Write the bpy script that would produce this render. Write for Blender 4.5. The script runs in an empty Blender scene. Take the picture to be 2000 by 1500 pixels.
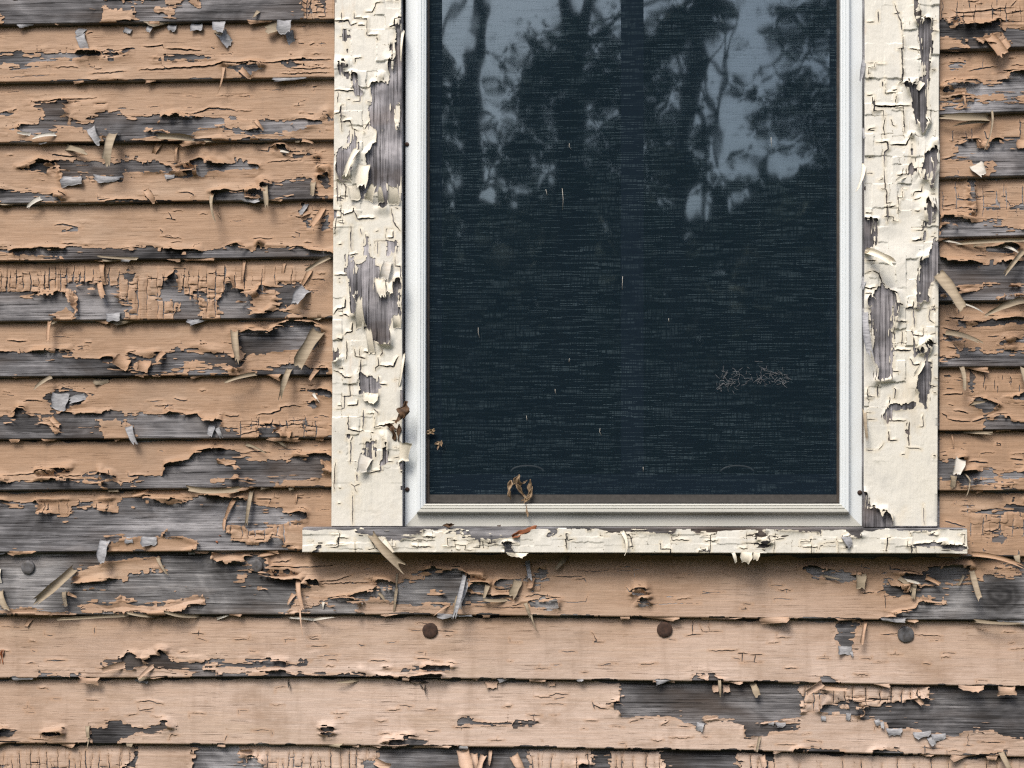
import bpy, math, random
import numpy as np
from mathutils import Matrix, Vector

# ------------------------------------------------------------------ camera, sky, sun
scene = bpy.context.scene
C = scene.collection
FPX, HZ = 3000.0, 1085.0                     # focal length and eye level in picture units (1 unit is about 1 mm on the wall)
YAW, ROLL = math.radians(3.75), math.radians(0.2)
CAMD, EYE = 3.0, 1.45

cam_data = bpy.data.cameras.new('camera')
cam = bpy.data.objects.new('camera', cam_data); C.objects.link(cam)
cam_data.sensor_width = 36.0
cam_data.lens = 36.0 * FPX / 2000.0
cam_data.shift_y = (HZ - 750.0) / 2000.0
cam_data.clip_start = 0.05; cam_data.clip_end = 500.0
cam.location = (CAMD * math.tan(YAW), -CAMD, EYE)
Rm = Matrix.Rotation(YAW, 3, 'Z') @ Matrix.Rotation(math.pi / 2, 3, 'X') @ Matrix.Rotation(ROLL, 3, 'Z')
cam.rotation_euler = Rm.to_euler()
scene.camera = cam
RN = np.array(Rm); CL = np.array(cam.location)

SUN_EL, SUN_AZ = math.radians(52), math.radians(24)     # high, a little to the left, in front of the wall
world = bpy.data.worlds.new('World'); scene.world = world; world.use_nodes = True
wn = world.node_tree.nodes; wl = world.node_tree.links
bg = wn['Background']
sky = wn.new('ShaderNodeTexSky'); sky.sky_type = 'NISHITA'; sky.sun_disc = False
sky.sun_elevation = SUN_EL; sky.sun_rotation = math.pi + SUN_AZ
sky.air_density = 1.0; sky.dust_density = 5.0; sky.ozone_density = 1.0
wl.new(sky.outputs[0], bg.inputs[0]); bg.inputs[1].default_value = 0.115
sun_data = bpy.data.lights.new('sun', 'SUN'); sun_data.energy = 1.5; sun_data.angle = math.radians(22)
sun_data.color = (1.0, 0.94, 0.85)
sun = bpy.data.objects.new('sun', sun_data); C.objects.link(sun)
sdir = Vector((-math.sin(SUN_AZ) * math.cos(SUN_EL), -math.cos(SUN_AZ) * math.cos(SUN_EL), math.sin(SUN_EL)))
sun.rotation_euler = sdir.to_track_quat('Z', 'Y').to_euler(); sun.location = (-2, -6, 8)
vs = scene.view_settings
vs.view_transform = 'Standard'; vs.look = 'None'; vs.exposure = 0.80; vs.gamma = 1.0; vs.use_curve_mapping = False
scene.cycles.use_denoising = False; scene.cycles.filter_width = 1.3; scene.cycles.use_light_tree = False; scene.cycles.use_adaptive_sampling = False; scene.cycles.sample_clamp_indirect = 4.0
scene.cycles.max_bounces = 6; scene.cycles.diffuse_bounces = 3; scene.cycles.transparent_max_bounces = 12

# ------------------------------------------------------------------ picture units -> points of the wall
def W(X, Y, d=0.0):
    """Point of the plane d mm in front of the wall (y = -d) seen at picture position X, Y (arrays allowed)."""
    X = np.asarray(X, float); Y = np.asarray(Y, float); d = np.asarray(d, float)
    X, Y, d = np.broadcast_arrays(X, Y, d)
    v = np.stack([(X - 1000.0) / FPX, (HZ - Y) / FPX, -np.ones_like(X)], -1) @ RN.T
    k = (-d * 0.001 - CL[1]) / v[..., 1]
    return CL + v * k[..., None]

# ------------------------------------------------------------------ bookkeeping
def tag(o, label=None, cat=None, group=None, kind=None):
    if label: o['label'] = label
    if cat: o['category'] = cat
    if group: o['group'] = group
    if kind: o['kind'] = kind
    return o
def empty(name, loc, label=None, cat=None, group=None):
    o = bpy.data.objects.new(name, None); C.objects.link(o); o.location = loc; o.empty_display_size = 0.1
    return tag(o, label, cat, group)
def worldloc(o):
    p = Vector((0, 0, 0))
    while o is not None:
        p += o.location; o = o.parent
    return p
def link_mesh(name, verts, loops, starts, totals, mats, parent=None, smooth=None, matidx=None, attrs=None):
    """One mesh object from numpy arrays; verts are world coordinates."""
    verts = np.asarray(verts, np.float64)
    off = np.array(worldloc(parent)) if parent is not None else np.zeros(3)
    org = np.array([verts[:, 0].mean(), verts[:, 1].mean(), verts[:, 2].min()])
    me = bpy.data.meshes.new(name)
    me.vertices.add(len(verts)); me.vertices.foreach_set('co', (verts - org).astype(np.float32).ravel())
    me.loops.add(len(loops)); me.loops.foreach_set('vertex_index', np.asarray(loops, np.int32))
    me.polygons.add(len(starts)); me.polygons.foreach_set('loop_start', np.asarray(starts, np.int32))
    me.polygons.foreach_set('loop_total', np.asarray(totals, np.int32))
    if smooth is not None: me.polygons.foreach_set('use_smooth', np.asarray(smooth, bool))
    for m in mats: me.materials.append(m)
    if matidx is not None: me.polygons.foreach_set('material_index', np.asarray(matidx, np.int32))
    if attrs:
        for k, v in attrs.items():
            a = me.attributes.new(k, 'FLOAT', 'POINT'); a.data.foreach_set('value', np.asarray(v, np.float32))
    me.update(calc_edges=True); me.validate()
    o = bpy.data.objects.new(name, me); C.objects.link(o)
    if parent is not None: o.parent = parent
    o.location = org - off
    return o
def poly_mesh(name, verts, faces, mats, parent=None, smooth=False, matidx=None):
    loops = [i for f in faces for i in f]; tot = [len(f) for f in faces]
    st = np.concatenate([[0], np.cumsum(tot)[:-1]])
    if not isinstance(mats, (list, tuple)): mats = [mats]
    sm = smooth if hasattr(smooth, '__len__') else [smooth] * len(faces)
    return link_mesh(name, verts, loops, st, tot, mats, parent, sm, matidx)

class MB:
    """Collects simple shapes (world coordinates) into one mesh."""
    def __init__(s): s.v = []; s.f = []; s.sm = []
    def add(s, v, f, smooth=False):
        n = len(s.v); s.v += [tuple(p) for p in v]; s.f += [tuple(i + n for i in q) for q in f]; s.sm += [smooth] * len(f)
    def pxbox(s, X0, Y0, X1, Y1, d0, d1):
        """Box between depth d0 (back) and d1 (front); outline taken at the front."""
        a = [W(x, y, d1) for x, y in ((X0, Y0), (X1, Y0), (X1, Y1), (X0, Y1))]
        b = [np.array([p[0], -d0 * 0.001, p[2]]) for p in a]
        s.add(a + b, [(3, 2, 1, 0), (4, 5, 6, 7), (0, 1, 5, 4), (1, 2, 6, 5), (2, 3, 7, 6), (3, 0, 4, 7)])
    def tube(s, pts, rad, n=8, cap=True):
        pts = [np.asarray(p, float) for p in pts]; k = len(pts)
        if not hasattr(rad, '__len__'): rad = [rad] * k
        rings = []
        ref = np.array([0.31, 0.9, 0.27])
        for i in range(k):
            t = pts[min(i + 1, k - 1)] - pts[max(i - 1, 0)]; t = t / (np.linalg.norm(t) + 1e-12)
            u = np.cross(t, ref); u /= np.linalg.norm(u) + 1e-12; w = np.cross(t, u)
            rings.append([pts[i] + rad[i] * (math.cos(a) * u + math.sin(a) * w) for a in np.linspace(0, 2 * math.pi, n, endpoint=False)])
        v = [p for r in rings for p in r]
        f = [(i * n + j, i * n + (j + 1) % n, (i + 1) * n + (j + 1) % n, (i + 1) * n + j) for i in range(k - 1) for j in range(n)]
        if cap: f += [tuple(range(n - 1, -1, -1)), tuple((k - 1) * n + j for j in range(n))]
        s.add(v, f, True)
    def build(s, name, mat, parent=None): return poly_mesh(name, np.array(s.v), s.f, mat, parent, s.sm)

# ------------------------------------------------------------------ noise
def hsh(a, b=0, seed=0):
    a = np.asarray(a).astype(np.int64).astype(np.uint64); b = np.asarray(b).astype(np.int64).astype(np.uint64)
    with np.errstate(over='ignore'):
        h = a * np.uint64(0x9E3779B97F4A7C15) ^ (b * np.uint64(0xC2B2AE3D27D4EB4F) + np.uint64((seed * 7919 + 13) * 2654435761 % (1 << 63)))
        h ^= h >> np.uint64(29); h *= np.uint64(0xBF58476D1CE4E5B9); h ^= h >> np.uint64(32); h *= np.uint64(0x94D049BB133111EB); h ^= h >> np.uint64(31)
    return (h >> np.uint64(11)).astype(np.float64) / float(1 << 53)
def vnoise(x, y, seed=0):
    xi = np.floor(x); yi = np.floor(y); fx = x - xi; fy = y - yi
    fx = fx * fx * (3 - 2 * fx); fy = fy * fy * (3 - 2 * fy)
    a = hsh(xi, yi, seed); b = hsh(xi + 1, yi, seed); c = hsh(xi, yi + 1, seed); d = hsh(xi + 1, yi + 1, seed)
    return (a * (1 - fx) + b * fx) * (1 - fy) + (c * (1 - fx) + d * fx) * fy
def sstep(a, b, x):
    t = np.clip((x - a) / (b - a), 0, 1); return t * t * (3 - 2 * t)

# ------------------------------------------------------------------ materials
class NT:
    def __init__(s, name):
        s.m = bpy.data.materials.new(name); s.m.use_nodes = True
        s.t = s.m.node_tree; s.n = s.t.nodes; s.n.clear()
        s.out = s.n.new('ShaderNodeOutputMaterial')
    def node(s, typ, **kw):
        n = s.n.new(typ)
        for k, v in kw.items(): setattr(n, k, v)
        return n
    def set(s, sock, v):
        if isinstance(v, bpy.types.NodeSocket): s.t.links.new(v, sock)
        elif v is not None:
            if hasattr(sock.default_value, '__len__') and not hasattr(v, '__len__'): v = (v,) * len(sock.default_value)
            if hasattr(sock.default_value, '__len__') and len(sock.default_value) == 4 and len(v) == 3: v = (*v, 1)
            sock.default_value = v
    def pos(s, sc=(1, 1, 1), off=(0, 0, 0)):
        g = s.node('ShaderNodeNewGeometry'); m = s.node('ShaderNodeMapping')
        s.set(m.inputs['Vector'], g.outputs['Position']); s.set(m.inputs['Scale'], sc); s.set(m.inputs['Location'], off)
        return m.outputs[0]
    def noise(s, vec, scale=1.0, detail=4, rough=0.55, dist=0.0):
        n = s.node('ShaderNodeTexNoise'); s.set(n.inputs['Vector'], vec); s.set(n.inputs['Scale'], scale)
        s.set(n.inputs['Detail'], detail); s.set(n.inputs['Roughness'], rough); s.set(n.inputs['Distortion'], dist)
        return n.outputs[0]
    def math(s, op, a, b=None, c=None, clamp=False):
        n = s.node('ShaderNodeMath', operation=op, use_clamp=clamp)
        for i, v in enumerate((a, b, c)):
            if v is not None: s.set(n.inputs[i], v)
        return n.outputs[0]
    def ramp(s, fac, stops):
        n = s.node('ShaderNodeValToRGB'); s.set(n.inputs[0], fac); e = n.color_ramp.elements
        while len(e) < len(stops): e.new(0.5)
        for el, (p, c) in zip(e, stops):
            el.position = p; el.color = (*c, 1) if hasattr(c, '__len__') else (c, c, c, 1)
        return n.outputs[0]
    def mapr(s, v, a, b, c=0.0, d=1.0):
        n = s.node('ShaderNodeMapRange'); s.set(n.inputs[0], v)
        for i, q in enumerate((a, b, c, d)): s.set(n.inputs[i + 1], q)
        return n.outputs[0]
    def mix(s, fac, a, b, mode='MIX'):
        n = s.node('ShaderNodeMix', data_type='RGBA', blend_type=mode)
        s.set(n.inputs['Factor'], fac); s.set(n.inputs['A'], a) if False else s.set(n.inputs[6], a); s.set(n.inputs[7], b)
        return n.outputs[2]
    def attr(s, name):
        n = s.node('ShaderNodeAttribute', attribute_name=name); return n.outputs['Fac']
    def bump(s, h, strength=0.5, dist=0.001, normal=None):
        n = s.node('ShaderNodeBump'); s.set(n.inputs['Height'], h); s.set(n.inputs['Strength'], strength); s.set(n.inputs['Distance'], dist)
        if normal is not None: s.set(n.inputs['Normal'], normal)
        return n.outputs[0]
    def pbsdf(s, col, rough=0.6, normal=None, spec=0.3, metal=0.0):
        n = s.node('ShaderNodeBsdfPrincipled'); s.set(n.inputs['Base Color'], col); s.set(n.inputs['Roughness'], rough)
        s.set(n.inputs['Specular IOR Level'], spec); s.set(n.inputs['Metallic'], metal)
        if normal is not None: s.set(n.inputs['Normal'], normal)
        return n.outputs[0]
    def done(s, sh): s.set(s.out.inputs['Surface'], sh); return s.m

def mat_wood(name, vertical=False, tint=(1, 1, 1), knot=None):
    t = NT(name)
    gr = (lambda a, b: (b, 20, a) if vertical else (a, 20, b))
    warp = t.noise(t.pos((3, 3, 3)), 1, 2)
    g1 = t.noise(t.pos(gr(3.0, 150)), 1, 6, 0.6, 0.6)
    g2 = t.noise(t.pos(gr(9.0, 620)), 1, 3, 0.65)
    g3 = t.noise(t.pos(gr(1.2, 42)), 1, 3, 0.5, 1.2)
    bl = t.noise(t.pos((5, 5, 9)), 1, 4, 0.6, 0.5)
    g4 = t.noise(t.pos(gr(9.0, 270), (8, 8, 8)), 1, 4, 0.75)
    f = t.math('ADD', t.math('MULTIPLY', g1, 0.36), t.math('MULTIPLY', g2, 0.25))
    f = t.math('ADD', f, t.math('ADD', t.math('MULTIPLY', g3, 0.10), t.math('MULTIPLY', g4, 0.42)))
    f = t.math('ADD', f, t.math('MULTIPLY', t.math('SUBTRACT', bl, 0.5), 0.95))
    if knot is not None:
        kx, kz = knot
        g = t.node('ShaderNodeNewGeometry'); m = t.node('ShaderNodeMapping')
        t.set(m.inputs['Vector'], g.outputs['Position']); t.set(m.inputs['Location'], (-kx, 0, -kz))
        m2 = t.node('ShaderNodeMapping'); t.set(m2.inputs['Vector'], m.outputs[0]); t.set(m2.inputs['Scale'], (22, 0, 26))
        w = t.node('ShaderNodeTexWave', wave_type='RINGS', rings_direction='SPHERICAL')
        t.set(w.inputs['Vector'], m2.outputs[0]); t.set(w.inputs['Scale'], 0.8); t.set(w.inputs['Distortion'], 7.0); t.set(w.inputs['Detail'], 4); t.set(w.inputs['Detail Scale'], 1.6)
        ln = t.node('ShaderNodeVectorMath', operation='LENGTH'); t.set(ln.inputs[0], m2.outputs[0])
        k = t.mapr(ln.outputs['Value'], 0.5, 1.25, 1, 0)
        f = t.mix(k, f, t.math('ADD', t.math('MULTIPLY', w.outputs[1], 0.08), t.math('ADD', t.math('MULTIPLY', g2, 0.45), t.math('MULTIPLY', bl, 0.3))))
    col = t.ramp(f, [(0.30, (0.010, 0.0105, 0.012)), (0.44, (0.042, 0.0425, 0.045)), (0.57, (0.115, 0.118, 0.126)), (0.76, (0.33, 0.335, 0.35))])
    warm = t.noise(t.pos((4, 4, 11), (3, 1, 7)), 1, 3)
    col = t.mix(t.mapr(warm, 0.50, 0.72, 0, 0.6), col, (0.10, 0.075, 0.058), 'MIX')
    crk = t.noise(t.pos(gr(5.0, 330), (5, 2, 1)), 1, 4, 0.7)
    cm = t.mapr(crk, 0.34, 0.40, 1, 0)
    col = t.mix(t.math('MULTIPLY', cm, 0.85), col, (0.012, 0.011, 0.011))
    col = t.mix(1.0, col, tint, 'MULTIPLY')
    oi = t.node('ShaderNodeObjectInfo'); col = t.mix(1.0, col, t.mix(oi.outputs['Random'], (0.72, 0.70, 0.68), (1.28, 1.26, 1.24)), 'MULTIPLY')
    h = t.math('SUBTRACT', t.math('ADD', t.math('MULTIPLY', g1, 0.6), t.math('MULTIPLY', g2, 0.6)), t.math('MULTIPLY', cm, 0.8))
    return t.done(t.pbsdf(col, 0.82, t.bump(h, 0.9, 0.0022), 0.2))

def mat_tan(name):
    t = NT(name)
    z = t.node('ShaderNodeSeparateXYZ'); t.set(z.inputs[0], t.pos())
    n1 = t.noise(t.pos((1.6, 1, 2.6)), 1, 4, 0.55)
    zz = t.math('ADD', z.outputs[2], t.math('MULTIPLY', t.math('SUBTRACT', n1, 0.5), 0.5))
    low = t.mapr(zz, 1.45, 1.22, 0, 1)                                   # the paint of the lowest courses has faded to pink
    xx = t.math('ABSOLUTE', t.math('SUBTRACT', z.outputs[0], 0.12))
    low = t.math('MULTIPLY', low, t.mapr(xx, 1.1, 0.55, 0.5, 1)); low = t.math('MULTIPLY', low, 0.92)
    oi = t.node('ShaderNodeObjectInfo')
    base = t.mix(t.noise(t.pos((2.2, 2, 5), (7, 3, 1)), 1, 3), (0.30, 0.190, 0.119), (0.40, 0.272, 0.182))
    base = t.mix(low, base, (0.585, 0.475, 0.41))
    st = t.noise(t.pos((5, 5, 230)), 1, 4, 0.6)
    base = t.mix(t.mapr(st, 0.38, 0.72, 0, 0.26), base, (0.40, 0.245, 0.14))
    dirt = t.noise(t.pos((7, 5, 13), (2, 4, 8)), 1, 5, 0.65, 0.4)
    base = t.mix(t.mapr(dirt, 0.50, 0.74, 0, 0.6), base, (0.235, 0.145, 0.085))
    run = t.noise(t.pos((45, 20, 4), (1, 6, 3)), 1, 4, 0.65)
    base = t.mix(t.mapr(run, 0.52, 0.74, 0, 0.32), base, (0.23, 0.155, 0.105))
    grime = t.noise(t.pos((3.1, 2, 4.3), (11, 6, 3)), 1, 5, 0.6)
    base = t.mix(t.mapr(grime, 0.52, 0.72, 0, 0.35), base, (0.29, 0.235, 0.19))
    pale = t.noise(t.pos((4, 5, 16), (9, 1, 3)), 1, 4, 0.6)
    base = t.mix(t.mapr(pale, 0.52, 0.76, 0, 0.5), base, (0.50, 0.385, 0.29))
    spk = t.noise(t.pos((90, 90, 120)), 1, 3, 0.6)
    base = t.mix(t.mapr(spk, 0.66, 0.74, 0, 0.45), base, (0.30, 0.19, 0.11))
    ed = t.attr('edge')
    edn = t.math('ADD', ed, t.math('MULTIPLY', t.noise(t.pos((60, 60, 60)), 1, 2), 4.0))
    base = t.mix(t.mapr(edn, 1.5, 7.0, 0.5, 0), base, (0.47, 0.30, 0.19))
    hair = t.noise(t.pos((14, 10, 640), (1, 1, 4)), 1, 2, 0.5)
    hm = t.math('MULTIPLY', t.mapr(hair, 0.30, 0.36, 1, 0), t.mapr(t.noise(t.pos((6, 6, 12), (4, 4, 4)), 1, 2), 0.46, 0.58, 0, 1))
    base = t.mix(t.math('MULTIPLY', hm, 0.7), base, (0.13, 0.07, 0.04))
    fg = t.noise(t.pos((22, 10, 420), (3, 9, 2)), 1, 4, 0.7)
    base = t.mix(t.mapr(fg, 0.35, 0.68, 0.2, 0), base, (0.19, 0.12, 0.078))
    h = t.math('ADD', t.math('MULTIPLY', st, 0.5), t.math('ADD', t.math('MULTIPLY', spk, 0.25), t.math('MULTIPLY', fg, 0.6)))
    h = t.math('SUBTRACT', h, t.math('MULTIPLY', hm, 0.7))
    wv = t.noise(t.pos((14, 10, 40), (5, 5, 5)), 1, 3, 0.5)
    nrm = t.bump(h, 0.7, 0.0013, t.bump(wv, 0.5, 0.004))
    return t.done(t.pbsdf(base, 0.58, nrm, 0.32))

def mat_cream(name, dim=1.0):
    t = NT(name)
    base = t.mix(t.noise(t.pos((6, 4, 6)), 1, 4), (0.66, 0.635, 0.54), (0.73, 0.735, 0.71))
    ye = t.noise(t.pos((9, 6, 6), (2, 2, 2)), 1, 5, 0.6, 0.3)
    base = t.mix(t.mapr(ye, 0.58, 0.78, 0, 0.5), base, (0.58, 0.47, 0.30))
    rs = t.noise(t.pos((16, 12, 5), (6, 1, 2)), 1, 4, 0.65)
    base = t.mix(t.mapr(rs, 0.63, 0.78, 0, 0.55), base, (0.42, 0.22, 0.09))
    gx = t.noise(t.pos((24, 20, 24)), 1, 4)
    base = t.mix(t.mapr(gx, 0.50, 0.75, 0, 0.45), base, (0.45, 0.45, 0.42))
    ed = t.attr('edge')
    base = t.mix(t.mapr(ed, 0.5, 6.0, 0.4, 0), base, (0.70, 0.61, 0.44))
    if dim != 1.0: base = t.mix(1.0, base, (dim, dim, dim), 'MULTIPLY')
    st = t.noise(t.pos((160, 60, 14)), 1, 3, 0.6)
    cr = t.noise(t.pos((55, 55, 60)), 1, 3, 0.6)
    rum = t.noise(t.pos((26, 20, 17), (4, 4, 9)), 1, 3, 0.55, 0.6)
    nrm = t.bump(t.math('ADD', st, t.math('MULTIPLY', cr, 0.8)), 0.55, 0.0012, t.bump(rum, 0.5, 0.004))
    return t.done(t.pbsdf(base, 0.5, nrm, 0.35))

def mat_flat(name, col, col2=None, rough=0.6, sc=(60, 60, 60), spec=0.3, metal=0.0, bump=0.3):
    t = NT(name); n = t.noise(t.pos(sc), 1, 4, 0.6)
    c = t.mix(t.mapr(n, 0.3, 0.7, 0, 1), col, col2 or tuple(0.75 * x for x in col))
    return t.done(t.pbsdf(c, rough, t.bump(n, bump, 0.0006), spec, metal))

M = {}
M['tan'] = mat_tan('tan_paint')
M['cream'] = mat_cream('cream_paint')
M['wood'] = mat_wood('weathered_wood', tint=(1.02, 1.02, 1.05))
M['wood_v'] = mat_wood('weathered_wood_upright', True, (1.55, 1.52, 1.58))
M['knot'] = mat_wood('knotty_wood', knot=tuple(W(1952, 1165, 10)[[0, 2]]))
M['pale'] = mat_flat('primer_back', (0.35, 0.295, 0.215), (0.22, 0.18, 0.13), 0.7, (14, 14, 200))
M['silver'] = mat_flat('fibre_grey_back', (0.38, 0.39, 0.41), (0.16, 0.165, 0.18), 0.75, (70, 70, 240), bump=0.7)
M['white'] = mat_flat('white_back', (0.62, 0.61, 0.57), (0.46, 0.43, 0.37), 0.6, (40, 40, 120))
M['brown'] = mat_flat('dead_leaf_brown', (0.13, 0.075, 0.04), (0.035, 0.02, 0.012), 0.7, (90, 90, 90), bump=0.6)
M['leafpale'] = mat_flat('dry_leaf_pale', (0.36, 0.27, 0.17), (0.14, 0.09, 0.055), 0.7, (120, 120, 120), bump=0.6)
M['rust'] = mat_flat('russet_leaf', (0.36, 0.13, 0.055), (0.16, 0.06, 0.03), 0.65, (60, 60, 60))
M['nail_rust'] = mat_flat('rusted_nail', (0.075, 0.042, 0.03), (0.03, 0.02, 0.017), 0.8, (160, 160, 160), bump=0.9)
M['nail_grey'] = mat_flat('grey_nail', (0.16, 0.165, 0.18), (0.07, 0.065, 0.062), 0.6, (110, 110, 110), bump=0.8, metal=0.3)
def mat_alu(name, col):
    t = NT(name)
    d = t.noise(t.pos((5, 5, 4)), 1, 5, 0.6); s = t.noise(t.pos((220, 220, 220)), 1, 2)
    c = t.mix(t.mapr(d, 0.5, 0.8, 0, 0.3), col, (0.55, 0.54, 0.48))
    gr = t.noise(t.pos((60, 60, 3)), 1, 4); c = t.mix(t.mapr(gr, 0.55, 0.75, 0, 0.25), c, (0.45, 0.45, 0.42))
    return t.done(t.pbsdf(c, t.mapr(d, 0.3, 0.7, 0.3, 0.5), None, 0.4))
M['alu'] = mat_alu('white_aluminium', (0.70, 0.755, 0.79)); M['alu_dirty'] = mat_alu('soiled_aluminium', (0.56, 0.57, 0.53))
M['bronze'] = mat_flat('dark_bronze', (0.075, 0.06, 0.05), (0.035, 0.03, 0.027), 0.45, (30, 30, 30))
M['taupe'] = mat_flat('taupe_rail', (0.07, 0.066, 0.062), (0.045, 0.043, 0.041), 0.6, (140, 40, 140))
M['black'] = mat_flat('black_rubber', (0.012, 0.012, 0.012), None, 0.7)
M['sash'] = mat_flat('dark_sash_paint', (0.007, 0.010, 0.018), (0.005, 0.007, 0.012), 0.9, spec=0.02)
M['lift'] = mat_flat('tarnished_lift', (0.028, 0.035, 0.04), None, 0.6)
M['room'] = mat_flat('unlit_room', (0.03, 0.03, 0.032), None, 0.9)
M['felt'] = mat_flat('wall_sheathing', (0.06, 0.05, 0.04), None, 0.9)
M['bark'] = mat_flat('tree_bark', (0.055, 0.045, 0.035), (0.025, 0.02, 0.017), 0.9, (30, 30, 6), bump=0.8)
# ------------------------------------------------------------------ paint films: real sheets cut along the torn outlines
def sdf_poly(px, py, poly):
    """Signed distance, positive inside."""
    P = np.asarray(poly, float); Q = np.roll(P, -1, 0)
    d2 = np.full(px.shape, 1e18); ins = np.zeros(px.shape, bool)
    for (ax, ay), (bx, by) in zip(P, Q):
        ex, ey = bx - ax, by - ay; l2 = ex * ex + ey * ey + 1e-9
        wx, wy = px - ax, py - ay
        t = np.clip((wx * ex + wy * ey) / l2, 0, 1)
        dx, dy = wx - ex * t, wy - ey * t
        np.minimum(d2, dx * dx + dy * dy, out=d2)
        if ay != by:
            c = ((ay > py) != (by > py)) & (px < (bx - ax) * (py - ay) / (by - ay) + ax)
            ins ^= c
    d = np.sqrt(d2); return np.where(ins, d, -d)
def dist_line(px, py, pts):
    """Distance to a polyline, position along it (0-1) and which side."""
    P = np.asarray(pts, float); seg = np.hypot(*(P[1:] - P[:-1]).T); tot = seg.sum() + 1e-9; acc = 0.0
    best = np.full(px.shape, 1e18); tt = np.zeros(px.shape); side = np.zeros(px.shape)
    for (ax, ay), (bx, by), l in zip(P[:-1], P[1:], seg):
        ex, ey = bx - ax, by - ay; l2 = ex * ex + ey * ey + 1e-9
        wx, wy = px - ax, py - ay
        t = np.clip((wx * ex + wy * ey) / l2, 0, 1)
        d = (wx - ex * t) ** 2 + (wy - ey * t) ** 2
        m = d < best; best = np.where(m, d, best); tt = np.where(m, (acc + t * l) / tot, tt)
        side = np.where(m, np.sign(ex * wy - ey * wx), side); acc += l
    return np.sqrt(best), tt, side

CASES = []
for c in range(16):
    inn = [(c >> k) & 1 for k in range(4)]; walk = []
    for k in range(4):
        if inn[k]: walk.append(('n', k))
        if inn[k] != inn[(k + 1) % 4]: walk.append(('e', k))
    CASES.append(walk)

def label_runs(m):
    """8-connected components of a boolean grid (run based union-find)."""
    lab = np.zeros(m.shape, np.int32); par = [0]
    def find(a):
        while par[a] != a: par[a] = par[par[a]]; a = par[a]
        return a
    prev = []
    for i in range(m.shape[0]):
        r = np.flatnonzero(np.diff(np.concatenate([[0], m[i].astype(np.int8), [0]])))
        cur = []; j = 0
        for a, b in zip(r[::2], r[1::2]):
            L = 0
            for (pa, pb, pl) in prev:
                if pa <= b and pb >= a:
                    q = find(pl)
                    if L == 0: L = q
                    elif q != L: par[max(q, L)] = min(q, L); L = min(q, L)
            if L == 0: par.append(len(par)); L = len(par) - 1
            lab[i, a:b] = L; cur.append((a, b, L))
        prev = cur
    root = np.array([find(k) for k in range(len(par))]); return root[lab]

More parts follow.
